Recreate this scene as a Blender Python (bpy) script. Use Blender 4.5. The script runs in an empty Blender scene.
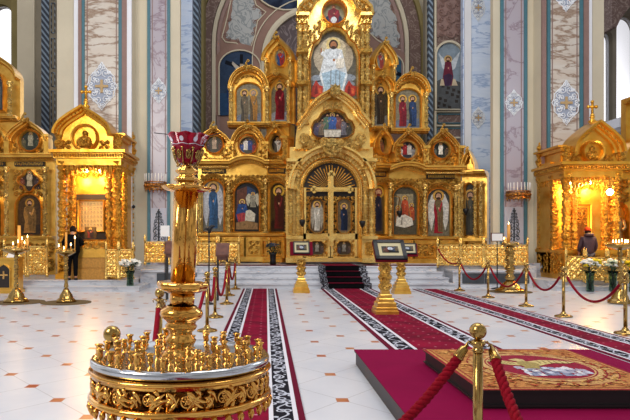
import bpy, bmesh, math, random
from mathutils import Vector, Matrix
PI=math.pi; S=bpy.context.scene; COL=S.collection
random.seed(7)
F=600.0; VX=266.0; VY=240.0; EYE=1.55
def lin(c):
    if isinstance(c,str):
        c=c.lstrip('#'); c=[int(c[i:i+2],16)/255 for i in (0,2,4)]
    return tuple((x/12.92 if x<=.04045 else ((x+.055)/1.055)**2.4) for x in c)+(1.0,)
# ---------------------------------------------------------------- materials
def newmat(name):
    m=bpy.data.materials.new(name); m.use_nodes=True
    nt=m.node_tree; b=nt.nodes['Principled BSDF']; return m,nt,b
def nd(nt,t,**k):
    n=nt.nodes.new(t)
    for a,v in k.items(): setattr(n,a,v)
    return n
def math_(nt,op,a,b=None,c=None):
    n=nd(nt,'ShaderNodeMath',operation=op)
    for i,v in enumerate((a,b,c)):
        if v is None: continue
        if isinstance(v,(int,float)): n.inputs[i].default_value=v
        else: nt.links.new(v,n.inputs[i])
    return n.outputs[0]
def mixc(nt,f,a,b):
    n=nd(nt,'ShaderNodeMix',data_type='RGBA')
    for s,v in ((n.inputs[0],f),(n.inputs[6],a),(n.inputs[7],b)):
        if isinstance(v,(int,float,tuple)): s.default_value=v
        else: nt.links.new(v,s)
    return n.outputs[2]
def coords(nt): return nd(nt,'ShaderNodeTexCoord').outputs['Object']
def noise(nt,vec,scale,detail=3,rough=.6,dist=0):
    n=nd(nt,'ShaderNodeTexNoise'); n.inputs['Scale'].default_value=scale
    n.inputs['Detail'].default_value=detail; n.inputs['Roughness'].default_value=rough; n.inputs['Distortion'].default_value=dist
    nt.links.new(vec,n.inputs['Vector']); return n.outputs['Fac']
def ramp(nt,f,stops):
    r=nd(nt,'ShaderNodeValToRGB'); e=r.color_ramp.elements
    while len(e)<len(stops): e.new(.5)
    for i,(p,c) in enumerate(stops): e[i].position=p; e[i].color=c
    nt.links.new(f,r.inputs[0]); return r.outputs[0]
def bump(nt,b,h,strength,dist=.02):
    n=nd(nt,'ShaderNodeBump'); n.inputs['Strength'].default_value=strength; n.inputs['Distance'].default_value=dist
    nt.links.new(h,n.inputs['Height']); nt.links.new(n.outputs[0],b.inputs['Normal'])
def metal(name,col,rough,carve=0,scale=9,bd=.05,col2=None,metallic=1.0):
    m,nt,b=newmat(name); c=lin(col); v=coords(nt)
    n1=noise(nt,v,3,3); c2=lin(col2) if col2 else tuple(x*.72 for x in c[:3])+(1,)
    nt.links.new(mixc(nt,ramp(nt,n1,[(.35,(0,0,0,1)),(.65,(1,1,1,1))]),c,c2),b.inputs['Base Color'])
    b.inputs['Metallic'].default_value=metallic; b.inputs['Roughness'].default_value=rough
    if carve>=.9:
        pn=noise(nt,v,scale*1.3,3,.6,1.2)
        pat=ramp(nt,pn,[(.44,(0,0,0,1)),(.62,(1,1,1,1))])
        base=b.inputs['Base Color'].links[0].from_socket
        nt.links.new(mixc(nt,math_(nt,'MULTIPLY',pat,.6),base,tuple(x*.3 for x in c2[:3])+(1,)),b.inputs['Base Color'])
        vo=nd(nt,'ShaderNodeTexVoronoi',feature='SMOOTH_F1'); vo.inputs['Scale'].default_value=scale
        nt.links.new(v,vo.inputs['Vector'])
        n2=noise(nt,v,scale*.8,2,.5,2.5)
        bump(nt,b,math_(nt,'ADD',vo.outputs['Distance'],n2),carve,bd)
    elif carve:
        bump(nt,b,noise(nt,v,scale,3,.6,1.0),carve,bd*2)
    return m
def plain(name,col,rough=.5,metallic=0,vary=.0,vs=6,col2=None,bmp=0):
    m,nt,b=newmat(name); c=lin(col); b.inputs['Base Color'].default_value=c
    b.inputs['Roughness'].default_value=rough; b.inputs['Metallic'].default_value=metallic
    if rough>=.7: b.inputs['Specular IOR Level'].default_value=.08
    if vary or col2:
        n1=noise(nt,coords(nt),vs,4); c2=lin(col2) if col2 else tuple(x*(1-vary) for x in c[:3])+(1,)
        nt.links.new(mixc(nt,ramp(nt,n1,[(.38,(0,0,0,1)),(.62,(1,1,1,1))]),c,c2),b.inputs['Base Color'])
        if bmp: bump(nt,b,n1,bmp,.01)
    return m
def emit(name,col,s):
    m,nt,b=newmat(name); b.inputs['Base Color'].default_value=lin(col)
    b.inputs['Emission Color'].default_value=lin(col); b.inputs['Emission Strength'].default_value=s; return m
def marble(name,base,vein,scale=.6,rough=.3,width=.05,ang=0,soft=None,amt=1):
    m,nt,b=newmat(name); v=coords(nt)
    mp=nd(nt,'ShaderNodeMapping'); mp.inputs['Rotation'].default_value=(0,ang,0); mp.inputs['Scale'].default_value=((.8,1,3.2) if ang else (1,1,1))
    nt.links.new(v,mp.inputs['Vector']); v=mp.outputs[0]
    n=noise(nt,v,scale,6,.62,.35 if ang else 1.2)
    d=math_(nt,'ABSOLUTE',math_(nt,'SUBTRACT',n,.5))
    f=ramp(nt,d,[(0,(1,1,1,1)),(width,(0,0,0,1))])
    n2=noise(nt,v,scale*2.3,5,.6,.6)
    f2=ramp(nt,n2,[(.4,(0,0,0,1)),(.7,(1,1,1,1))])
    c=mixc(nt,math_(nt,'MULTIPLY',f2,.5),lin(base),lin(soft or vein))
    nt.links.new(mixc(nt,math_(nt,'MULTIPLY',f,amt),c,lin(vein)),b.inputs['Base Color'])
    b.inputs['Roughness'].default_value=rough; return m
M={}
M['gold']=metal('gold_leaf','#f0c05c',.28,.15,6,.02,'#d6a040',.78)
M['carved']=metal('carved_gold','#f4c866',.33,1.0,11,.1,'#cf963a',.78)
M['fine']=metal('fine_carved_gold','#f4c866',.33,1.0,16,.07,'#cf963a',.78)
M['gold_c']=metal('pale_gold_leaf','#f6d27c',.26,.15,6,.02,'#e0b25a',.75)
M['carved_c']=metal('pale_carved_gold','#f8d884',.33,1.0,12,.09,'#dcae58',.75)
M['brass']=metal('polished_brass','#b9985a',.2,.2,14,.004,'#96743a')
M['bronze']=metal('polished_golden_bronze','#e8b05a',.13,.25,9,.006,'#c48a3c')
M['shrine']=metal('shrine_gold','#e8b248',.3,.15,5,.02,'#dd9a28',.8)
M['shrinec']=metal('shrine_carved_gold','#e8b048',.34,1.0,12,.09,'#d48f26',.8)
M['silver']=metal('tray_silver','#c9cdd2',.16,.12,9,.004,'#a6a39c')
M['dark']=plain('dark_recess','#1b120c',.6)
M['black']=plain('black_cloth','#0d0c0f',.85,vary=.4)
M['blackmetal']=plain('black_metal','#121114',.4,.3)
M['cream']=plain('cream_plaster','#cfc5ae',.75,vary=.1,vs=.5)
M['olive']=plain('olive_plaster','#8e8157',.8,vary=.15,vs=.8)
M['taupe']=plain('taupe_plaster','#8e8676',.8,vary=.15,vs=.8)
M['white']=plain('white_plaster','#e4e6ec',.6,vary=.06,vs=.7)
M['painted_bluelight']=marble('marble_painted_blue_light','#c3d4ee','#8fa9d2',.55,.35,.03,.5,'#dfe8f6')  # bluish window light on the pillars is put into this marble's colour
M['rose']=plain('rose_brown_moulding','#8d7068',.6,vary=.1)
M['teal']=plain('teal_moulding','#43727f',.5,vary=.1)
M['warmmarble']=marble('cream_brown_marble','#cfc7bc','#8c705a',.55,.3,.045,.75,'#bfa994')
M['pinkmarble']=marble('pink_grey_marble','#aaa2ab','#86747f',.9,.3,.04,0,'#a8a0ac')
M['stepm']=marble('white_step_marble','#c7c9cf','#9096a2',.7,.35,.02,.4,'#b3b7c0',.7)
M['crimson']=plain('crimson_carpet','#8c0a30',.95,vary=.14,vs=3)
M['maroon']=plain('maroon_carpet_edge','#4c0820',.95)
M['velvet']=plain('red_velvet_rope','#860c20',.75,vary=.35,vs=60)
M['redbright']=plain('bright_red_rope','#86081c',.7,vary=.3,vs=60)
M['wax']=plain('candle_wax','#d9963a',.5)
M['waxw']=plain('white_candle','#e8e4dc',.5)
M['flame']=emit('candle_flame','#ffd28a',14)
M['bulb']=emit('lamp_bulb','#ffe9b0',60)
M['wood']=plain('brown_wood','#6b3f2c',.5,col2='#50291c',vs=5)
M['paper']=plain('white_paper','#e3e0dc',.8)
M['skin']=plain('skin','#b98363',.6)
M['hair']=plain('dark_hair','#1d1410',.7)
M['coat']=plain('dark_plum_puffer_jacket','#42262f',.6,vary=.3,vs=12,bmp=.4)
M['beanie']=plain('rust_red_knit_hat','#a53316',.9,vary=.3,vs=60)
M['trouser']=plain('dark_trousers','#23202a',.9)
M['greyskirt']=plain('grey_trousers','#4e4a50',.9)
M['leaf']=plain('leaf_green','#2f4526',.6,vary=.4,vs=30)
M['petalw']=plain('white_petals','#eeeade',.7,vary=.08,vs=40)
M['petaly']=plain('yellow_petals','#e3c52c',.7,vary=.1,vs=40)
M['darkslab']=plain('dark_grey_slab','#3c4148',.6,vary=.3,vs=4)
M['rope']=None
def mk_glass(name,col,rough=.05,alpha=None,trans=1.0):
    m,nt,b=newmat(name); b.inputs['Base Color'].default_value=lin(col); b.inputs['Roughness'].default_value=rough
    b.inputs['Transmission Weight'].default_value=trans; b.inputs['IOR'].default_value=1.3; return m
M['vase']=mk_glass('green_water_glass','#8fae9a',.1)
M['redglass']=mk_glass('ruby_glass','#c0183a',.12,trans=.55)
M['pane']=mk_glass('window_glass','#ffffff',0); 
# paint: colours live in the mesh's colour attribute (a painted picture)
def paintmat(name,rough=.4,scale=12,amt=.6):
    m,nt,b=newmat(name); a=nd(nt,'ShaderNodeVertexColor'); a.layer_name='Col'
    n=noise(nt,coords(nt),scale,5,.65,.8)
    f=ramp(nt,n,[(.3,(1-amt,)*3+(1,)),(.7,(1+amt*.35,)*3+(1,))])
    x=nd(nt,'ShaderNodeMix',data_type='RGBA',blend_type='MULTIPLY'); x.inputs[0].default_value=1
    nt.links.new(a.outputs[0],x.inputs[6]); nt.links.new(f,x.inputs[7]); nt.links.new(x.outputs[2],b.inputs['Base Color'])
    b.inputs['Roughness'].default_value=rough; b.inputs['Specular IOR Level'].default_value=.2; return m
M['paint']=paintmat('oil_paint'); M['fresco']=paintmat('fresco_paint',.8,3,.35); M['weave']=paintmat('woven_tapestry',.95,40,.6)
# rope moulding (dark blue with pale diagonal lozenges)
def ropemat():
    m,nt,b=newmat('dark_blue_lozenge_band'); v=coords(nt); s=nd(nt,'ShaderNodeSeparateXYZ'); nt.links.new(v,s.inputs[0])
    t=math_(nt,'FRACT',math_(nt,'MULTIPLY',math_(nt,'ADD',s.outputs[2],math_(nt,'MULTIPLY',s.outputs[0],1.3)),3.6))
    nt.links.new(mixc(nt,ramp(nt,t,[(.3,(0,0,0,1)),(.42,(1,1,1,1)),(.7,(1,1,1,1)),(.85,(0,0,0,1))]),lin('#27303f'),lin('#7d8fa0')),b.inputs['Base Color'])
    b.inputs['Roughness'].default_value=.6; return m
M['rope']=ropemat()
def pattmat(name,base,line,scale=2.2,w=.06):
    m,nt,b=newmat(name); v=coords(nt); n=noise(nt,v,scale,2,.5,1.5)
    d=math_(nt,'ABSOLUTE',math_(nt,'SUBTRACT',math_(nt,'FRACT',math_(nt,'MULTIPLY',n,5)),.5))
    nt.links.new(mixc(nt,ramp(nt,d,[(w,(1,1,1,1)),(w+.12,(0,0,0,1))]),lin(base),lin(line)),b.inputs['Base Color']); b.inputs['Roughness'].default_value=.8; return m
M['brownpat']=pattmat('brown_patterned_fresco','#6a544d','#8f7c72')
M['pinkband']=plain('dusty_pink_fresco','#94776c',.8,vary=.15,vs=1)
M['greyfres']=pattmat('grey_leaf_fresco','#a9abaa','#868c8e',1.6,.1)
M['darkpaint']=plain('dark_blue_fresco','#1e2536',.7,col2='#3c4a60',vs=1.2)
M['vault']=pattmat('dark_vault_fresco','#54484a','#7b6f70',1.2,.05)
# ---------------------------------------------------------------- mesh builder
class MB:
    def __init__(s): s.v=[]; s.f=[]; s.m=[]; s.c=[]; s.sm=[]; s.cm=0; s.cc=None; s.cs=False
    def mat(s,i): s.cm=i; return s
    def colr(s,c): s.cc=lin(c); return s
    def smooth(s,b=True): s.cs=b; return s
    def add(s,vs,fs):
        o=len(s.v); s.v+= [tuple(x) for x in vs]
        for f in fs: s.f.append([o+i for i in f]); s.m.append(s.cm); s.c.append(s.cc); s.sm.append(s.cs)
        return s
    def box(s,x0,x1,y0,y1,z0,z1):
        v=[(x,y,z) for z in (z0,z1) for y in (y0,y1) for x in (x0,x1)]
        return s.add(v,[(0,2,3,1),(4,5,7,6),(0,1,5,4),(2,6,7,3),(0,4,6,2),(1,3,7,5)])
    def pbox(s,x0,x1,y0,y1,PM,d0,d1): return s.prism([(x0,y1),(x0,y0),(x1,y0),(x1,y1)],PM,d0,d1)
    def prism(s,pts,PM,d0,d1):
        n=len(pts); v=[PM(x,y,d0) for x,y in pts]+[PM(x,y,d1) for x,y in pts]
        return s.add(v,[list(range(n)),list(range(2*n-1,n-1,-1))]+[(i,(i+1)%n,n+(i+1)%n,n+i) for i in range(n)])
    def face(s,pts,PM,d): return s.add([PM(x,y,d) for x,y in pts],[list(range(len(pts)))])
    def ring(s,outer,inner,PM,d0,d1):
        n=len(outer); v=[PM(*p,d0) for p in outer]+[PM(*p,d1) for p in outer]+[PM(*p,d1) for p in inner]+[PM(*p,d0) for p in inner]
        fs=[]
        for i in range(n-1):
            for k in range(3): a=k*n+i; fs.append((a,a+1,a+n+1,a+n))
        fs.append((0,n,2*n,3*n)); fs.append((n-1,2*n-1,3*n-1,4*n-1)); return s.add(v,fs)
    def mold(s,path,prof,PM,closed=False):
        """sweep a moulding profile [(offset outwards px, depth m)] along a px path"""
        n=len(path); nor=[]
        for i in range(n):
            a=path[(i-1)%n] if (closed or i>0) else path[i]; b=path[(i+1)%n] if (closed or i<n-1) else path[i]
            dx,dy=b[0]-a[0],b[1]-a[1]; l=math.hypot(dx,dy) or 1; nor.append((dy/l,-dx/l))
        k=len(prof); v=[]
        for i,(x,y) in enumerate(path):
            for o,d in prof: v.append(PM(x+nor[i][0]*o,y+nor[i][1]*o,d))
        fs=[]
        for i in range(n if closed else n-1):
            j=(i+1)%n
            for q in range(k-1): fs.append((i*k+q,j*k+q,j*k+q+1,i*k+q+1))
        if not closed: fs.append(list(range(k))); fs.append([(n-1)*k+q for q in range(k-1,-1,-1)])
        return s.add(v,fs)
    def lathe(s,prof,c,n=16,lobes=0,amp=0,axis=None,cap=True):
        """prof = [(r,z)] relative to c"""
        v=[]; k=len(prof)
        for i in range(n):
            a=2*PI*i/n; w=1+(amp*math.cos(lobes*a) if lobes else 0)
            for r,z in prof:
                p=Vector((r*w*math.cos(a),r*w*math.sin(a),z))
                if axis: p=axis@p
                v.append(p+Vector(c))
        fs=[((i*k+q),((i+1)%n)*k+q,((i+1)%n)*k+q+1,i*k+q+1) for i in range(n) for q in range(k-1)]
        if cap: fs.append([i*k for i in range(n)][::-1]); fs.append([i*k+k-1 for i in range(n)])
        return s.add(v,fs)
    def ball(s,c,r,n=10,sz=1.0,axis=None):
        m=max(4,n//2); return s.lathe([(max(r*math.sin(PI*j/m),r*.02),-r*sz*math.cos(PI*j/m)) for j in range(m+1)],c,n,axis=axis)
    def tube(s,pts,r,n=6,flat=1.0,up=None,cap=True):
        pts=[Vector(p) for p in pts]; v=[]; L=len(pts); pu=None
        for i,p in enumerate(pts):
            t=(pts[min(i+1,L-1)]-pts[max(i-1,0)]); t=t.normalized() if t.length>1e-9 else Vector((0,0,1))
            if pu is None: pu=Vector((0,0,1)) if abs(t.z)<.9 else Vector((1,0,0))
            if up is not None: pu=Vector(up)
            a=t.cross(pu); a=a.normalized() if a.length>1e-6 else Vector((1,0,0)); b=a.cross(t).normalized(); pu=b
            rr=r[i] if isinstance(r,(list,tuple)) else r
            for k in range(n):
                q=2*PI*k/n; v.append(p+a*math.cos(q)*rr+b*math.sin(q)*rr*flat)
        fs=[(i*n+k,i*n+(k+1)%n,(i+1)*n+(k+1)%n,(i+1)*n+k) for i in range(L-1) for k in range(n)]
        if cap: fs.append(list(range(n))[::-1]); fs.append([(L-1)*n+k for k in range(n)])
        return s.add(v,fs)
    def build(s,name,mats,parent=None,label=None,fix=True):
        if not isinstance(mats,(list,tuple)): mats=[mats]
        me=bpy.data.meshes.new(name)
        org=Vector((0,0,0))
        if parent is not None: org=parent['_w'] if '_w' in parent else Vector((0,0,0)); org=Vector(org)
        me.from_pydata([tuple(Vector(p)-org) for p in s.v],[],s.f)
        for m in mats: me.materials.append(M[m] if isinstance(m,str) else m)
        me.polygons.foreach_set('material_index',s.m); me.polygons.foreach_set('use_smooth',s.sm)
        if any(c is not None for c in s.c):
            at=me.color_attributes.new('Col','FLOAT_COLOR','CORNER'); vals=[]
            for p,c in zip(me.polygons,s.c): vals+=list(c or (1,1,1,1))*p.loop_total
            at.data.foreach_set('color',vals)
        if fix:
            bm=bmesh.new(); bm.from_mesh(me); bmesh.ops.recalc_face_normals(bm,faces=bm.faces); bm.to_mesh(me); bm.free()
        me.update(); o=bpy.data.objects.new(name,me); COL.objects.link(o)
        if parent is not None: o.parent=parent; 
        if label: o['label']=label
        if parent is not None: o['_w']=org
        return o
def thing(name,label,cat,loc=(0,0,0),group=None,kind=None):
    o=bpy.data.objects.new(name,None); COL.objects.link(o); o.location=loc; o['_w']=tuple(loc); o.empty_display_size=.1
    if label: o['label']=label
    if cat: o['category']=cat
    if group: o['group']=group
    if kind: o['kind']=kind
    return o
def tag(o,label=None,cat=None,group=None,kind=None):
    for k,v in (('label',label),('category',cat),('group',group),('kind',kind)):
        if v: o[k]=v
    return o
def dup(root,loc,label=None,group=None):
    r=root.copy(); COL.objects.link(r); r.location=loc
    if label: r['label']=label
    if group: r['group']=group
    def rec(a,b):
        for ch in list(a.children):
            c=ch.copy(); COL.objects.link(c); c.parent=b; rec(ch,c)
    rec(root,r); return r
# ---------------------------------------------------------------- pixel to place
def P(x,y,Y,d=0): return Vector(((x-VX)/F*Y,Y-d,EYE+(VY-y)/F*Y))
def flat(Y): return lambda x,y,d: P(x,y,Y,d)
def obl(x0,Y0,x1,Y1):
    A=Vector(((x0-VX)/F*Y0,Y0)); B=Vector(((x1-VX)/F*Y1,Y1)); t=(B-A).normalized(); n=Vector((t.y,-t.x))
    if n.y>0: n=-n
    def f(x,y,d):
        k=(x-VX)/F; D=B-A; den=D.x-k*D.y; s=(k*A.y-A.x)/den; Y=A.y+s*D.y
        return Vector((k*Y+n.x*d,Y+n.y*d,EYE+(VY-y)/F*Y))
    return f
def pw(pts,m): return pts
def arch(cx,hw,ys,yt,yb=None,kind='round',n=16):
    h=ys-yt; c=[]
    for i in range(n+1):
        a=PI*(1-i/n); ca,sa=math.cos(a),math.sin(a)
        if kind=='round': k=sa
        elif kind=='onion': k=.72*sa+.28*(1-abs(ca))**2.2
        elif kind=='keel': k=.5*sa+.5*(1-abs(ca))
        c.append((cx+hw*ca,ys-h*k))
    if yb is not None: c=[(cx-hw,yb)]+c+[(cx+hw,yb)]
    return c
def ell(cx,cy,rx,ry,n=24,a0=0): return [(cx+rx*math.cos(a0+2*PI*i/n),cy+ry*math.sin(a0+2*PI*i/n)) for i in range(n)]
def octa(x0,x1,y0,y1,c=2): return [(x0+c,y0),(x1-c,y0),(x1,y0+c),(x1,y1-c),(x1-c,y1),(x0+c,y1),(x0,y1-c),(x0,y0+c)]
def scroll(mb,cx,cy,r,PM,d,th,flip=1,a0=0,turns=1.4,n=11,lift=.012):
    pts=[]; rs=[]
    for i in range(n):
        t=i/(n-1); a=a0+flip*turns*2*PI*t; q=r*(1-.85*t)
        pts.append(PM(cx+q*math.cos(a),cy+q*math.sin(a),d+lift*t)); rs.append(th*(.75+.5*t))
    mb.tube(pts,rs,4); mb.ball(pts[-1],th*1.6,6)
def leafs(mb,x0,y0,x1,y1,PM,d,th):
    """acanthus leaf: a tapering curved rib"""
    pts=[];rs=[]
    for i in range(6):
        t=i/5; k=math.sin(t*PI)*.25
        pts.append(PM(x0+(x1-x0)*t+(y1-y0)*k,y0+(y1-y0)*t-(x1-x0)*k,d+.02*math.sin(t*PI))); rs.append(th*(1.3-1.1*t)+.001)
    mb.tube(pts,rs,4)
def carve(mb,x0,y0,x1,y1,PM,d,cell,sc,inside=None):
    """fill a px rectangle with relief scrollwork; sc = metres per px"""
    nx=max(1,round((x1-x0)/cell)); ny=max(1,round((y1-y0)/cell)); cw=(x1-x0)/nx; ch=(y1-y0)/ny
    for j in range(ny):
        for i in range(nx):
            cx=x0+(i+.5)*cw; cy=y0+(j+.5)*ch
            if inside and not inside(cx,cy): continue
            fl=1 if (i+j)%2 else -1; th=min(cw,ch)*.105*sc
            scroll(mb,cx,cy,min(cw,ch)*.46,PM,d,th,fl,PI*.5*((i*3+j*5)%4),1.3,9)
            leafs(mb,cx-cw*.45*fl,cy+ch*.45,cx+cw*.4*fl,cy-ch*.3,PM,d,th*1.3)
def inpoly(poly):
    def f(x,y):
        c=False; n=len(poly); j=n-1
        for i in range(n):
            xi,yi=poly[i]; xj,yj=poly[j]
            if (yi>y)!=(yj>y) and x<(xj-xi)*(y-yi)/(yj-yi)+xi: c=not c
            j=i
        return c
    return f
# ---------------------------------------------------------------- painted pictures
def fig(mb,PMn,u,v0,h,w,robe,cloak=None,halo='#d9a94a',skin='#c79a78',hair='#3a2517',wings=None,L=0,seated=False,arm=1,asp=1.0):
    """a painted figure in normalised picture coordinates (u right, v up); asp = width/height ratio of the picture"""
    st=.0015; d=[L]
    def poly(pts,c):
        mb.colr(c); mb.face([(u+x*w,v0+y*h) for x,y in pts],PMn,d[0]); d[0]+=st
    def el(x,y,rx,ry,c,n=12):
        mb.colr(c); mb.face([(u+x*w+rx*w*math.cos(2*PI*i/n),v0+y*h+ry*h*math.sin(2*PI*i/n)) for i in range(n)],PMn,d[0]); d[0]+=st
    hr=.105; hx=hr*h/w/asp
    if wings:
        poly([(-.1,.8),(-.5,.95),(-.85,.7),(-.8,.3),(-.55,.05),(-.3,.4)],wings); poly([(.1,.8),(.5,.95),(.85,.7),(.8,.3),(.55,.05),(.3,.4)],wings)
    if halo: el(0,.9,hx*1.35,hr*1.35,halo)
    if seated:
        poly([(-.32,.0),(-.5,.3),(-.36,.62),(-.3,.8),(0,.84),(.3,.8),(.38,.6),(.5,.3),(.34,.0)],robe)
        poly([(-.3,.0),(-.42,.34),(.1,.42),(.44,.34),(.3,.05),(0,-.02)],cloak or robe)
    else:
        poly([(-.36,.0),(-.28,.35),(-.38,.55),(-.32,.76),(-.1,.83),(.1,.83),(.32,.76),(.38,.55),(.28,.35),(.36,.0)],robe)
        if cloak: poly([(-.02,.04),(-.1,.5),(-.3,.74),(-.1,.83),(.3,.77),(.4,.5),(.36,.02)],cloak)
    dk=tuple(c for c in (robe,))[0]
    mb.colr('#2a1c18' if sum(lin(robe)[:3])>.5 else '#6b5648')
    for k in (-.12,.06,.2):
        poly([(k,.05),(k+.02,.4),(k+.045,.4),(k+.03,.05)],_dk(robe))
    poly([(.3*arm,.7),(.12*arm,.5),(.02*arm,.56),(.0,.62),(.1*arm,.6),(.24*arm,.76)],_lt(robe)); el(.02*arm,.6,.05,.03,skin,8)
    el(0,.9,hx*.85,hr*.9,hair); el(0,.885,hx*.6,hr*.72,skin)
    if hair!='#d8cdbf': el(0,.84,hx*.45,hr*.3,hair,8)
def _hx(c): 
    c=c.lstrip('#'); return [int(c[i:i+2],16) for i in (0,2,4)]
def _dk(c): return '#%02x%02x%02x'%tuple(int(x*.6) for x in _hx(c))
def _lt(c): return '#%02x%02x%02x'%tuple(min(255,int(x*1.15+12)) for x in _hx(c))
def picture(name,outline,PM,bg,draw,parent,mat='paint',depth=.05,label=None,lift=.0,ground=None):
    xs=[p[0] for p in outline]; ys=[p[1] for p in outline]; x0,x1,y0,y1=min(xs),max(xs),min(ys),max(ys)
    if mat=='paint': bg='#%02x%02x%02x'%tuple(int(x*.72) for x in _hx(bg))
    mb=MB(); mb.colr(bg); mb.prism(outline,PM,lift,lift+depth)
    def PMn(u,v,d): return PM(x0+u*(x1-x0),y1-v*(y1-y0),lift+depth+.002+d)
    asp=(x1-x0)/(y1-y0)
    if ground:
        inn=[(x,y) for x,y in outline if y>y0+(y1-y0)*.72]
        mb.colr(ground); mb.face([((.5)+(u-.5)*.98,v) for u,v in ((0.01,.01),(0.01,.2),(.3,.26),(.6,.22),(.99,.27),(.99,.01))],PMn,0)
    if draw: draw(mb,PMn,asp)
    return mb.build(name,mat,parent,label,fix=False)
M['golddrape']=plain('gold_brocade','#c08a3a',.45,.35,vary=.3,vs=18,bmp=.4)
M['petalg']=plain('pale_green_petals','#c9cfae',.7); M['dimfl']=plain('dim_grey_blue_petals','#4c5460',.8,vary=.4,vs=30)
M['amber']=plain('amber_niche_ground','#c9841c',.4,.3); M['reliefgold']=metal('pale_relief_gold','#cfa465',.35,.5,14,.02)
M['crimsoncloth']=plain('crimson_cloth','#6c0f22',.8,vary=.2); M['mount']=plain('cream_mount','#b8ad8a',.7)
M['opal']=plain('white_cut_glass','#d8d2dc',.15)
M['darkwood']=plain('dark_podium_side','#1d1418',.5,vary=.3); M['magenta']=plain('magenta_carpet','#780236',.95,vary=.1,vs=2); M['blackwood']=plain('black_wood','#0e0a0a',.5,vary=.3)
M['copper']=metal('dark_copper_gilt','#b9803f',.35,.3,20,.01)
M['mat']=plain('dark_brown_mat','#6b5a40',.8,vary=.2)
# ================================================================ SETTING
def struct(mb,name,mats,parent=None,label=None,fix=True):
    o=mb.build(name,mats,parent,label,fix)
    if parent is None: o['kind']='structure'
    return o
# floor material: pale slabs, thin diagonal joints, small terracotta squares
def floormat():
    m,nt,b=newmat('white_slabs_with_terracotta_squares'); v=coords(nt); s=nd(nt,'ShaderNodeSeparateXYZ'); nt.links.new(v,s.inputs[0])
    u=math_(nt,'DIVIDE',math_(nt,'SUBTRACT',s.outputs[0],.74),.92); w=math_(nt,'DIVIDE',math_(nt,'SUBTRACT',s.outputs[1],5.81),1.11)
    a=math_(nt,'ADD',u,w); c=math_(nt,'SUBTRACT',u,w)
    fa=math_(nt,'SUBTRACT',a,math_(nt,'ROUND',a)); fc=math_(nt,'SUBTRACT',c,math_(nt,'ROUND',c))
    lu=math_(nt,'ABSOLUTE',math_(nt,'MULTIPLY',math_(nt,'ADD',fa,fc),.46)); lw=math_(nt,'ABSOLUTE',math_(nt,'MULTIPLY',math_(nt,'SUBTRACT',fa,fc),.555))
    dot=math_(nt,'MULTIPLY',math_(nt,'LESS_THAN',lu,.06),math_(nt,'LESS_THAN',lw,.07))
    gr=math_(nt,'LESS_THAN',math_(nt,'MINIMUM',math_(nt,'ABSOLUTE',fa),math_(nt,'ABSOLUTE',fc)),.0055)
    n=noise(nt,v,.8,5,.6,.5); n2=noise(nt,v,5,3)
    base=mixc(nt,ramp(nt,n,[(.35,(0,0,0,1)),(.65,(1,1,1,1))]),lin('#cccdd2'),lin('#bcc0c9'))
    base=mixc(nt,math_(nt,'MULTIPLY',gr,.55),base,lin('#5d5a58'))
    dc=mixc(nt,ramp(nt,noise(nt,v,1.7,2),[(.4,(0,0,0,1)),(.6,(1,1,1,1))]),lin('#a04a28'),lin('#b07450'))
    nt.links.new(mixc(nt,dot,base,dc),b.inputs['Base Color'])
    b.inputs['Roughness'].default_value=.28; b.inputs['Specular IOR Level'].default_value=.35
    return m
M['floor']=floormat()
struct(MB().box(-16,18,-6,30,-.2,0),'floor','floor')
YB=27.0; YS=.4
B=flat(YB)
# ---- back wall (apse wall with vault openings painted on relief)
w=MB(); w.pbox(196,470,-75,300,B,-.4,0); struct(w,'wall_back','cream')
def wallrelief(name,parts,mats):
    mb=MB()
    parts(mb); return struct(mb,name,mats)
root=thing('apse_wall_decoration','painted arches and fresco fields on the wall behind the golden icon screen','wall painting',P(310,240,YB),kind='structure')
# big outer arch bands
mb=MB(); inner=arch(310,94,45,-52,290,'round',28)
mb.mold(inner,[(0,0),(0,.25),(1.5,.3),(3.5,.3),(4,.2)],B); mb.build('arch_moulding','cream',root)
mb=MB(); mb.mold(inner,[(-4,.0),(-4,.12),(-1,.16),(-.1,.1)],B); mb.build('arch_moulding','rose',root)
mb=MB(); mb.mold(inner,[(4.2,.0),(4.2,.3),(15,.3),(15.2,0)],B); mb.build('patterned_arch_band','brownpat',root)
mb=MB(); mb.mold(inner,[(15.4,.0),(15.4,.45),(19.5,.45),(20,0)],B); mb.build('arch_moulding','olive',root)
# fresco field
field=arch(310,90,45,-48,290,'round',28)
mb=MB(); mb.prism(field,B,0,.06); mb.build('grey_fresco_field','pinkband',root)
# central vault arch
ca=arch(311,44,60,14,200,'round',24)
mb=MB(); mb.prism(ca,B,.06,.1); mb.build('dark_vault','vault',root)
mb=MB(); mb.mold(ca,[(0,.1),(0,.3),(2,.34),(5.5,.3),(6,.1)],B); mb.mold(ca,[(14,.06),(14,.2),(15,.2),(15,.06)],B); mb.build('arch_moulding','cream',root)
mb=MB(); mb.mold(ca,[(6.2,.06),(6.2,.14),(13.8,.14),(13.8,.06)],B); mb.build('arch_moulding','pinkband',root)
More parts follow.
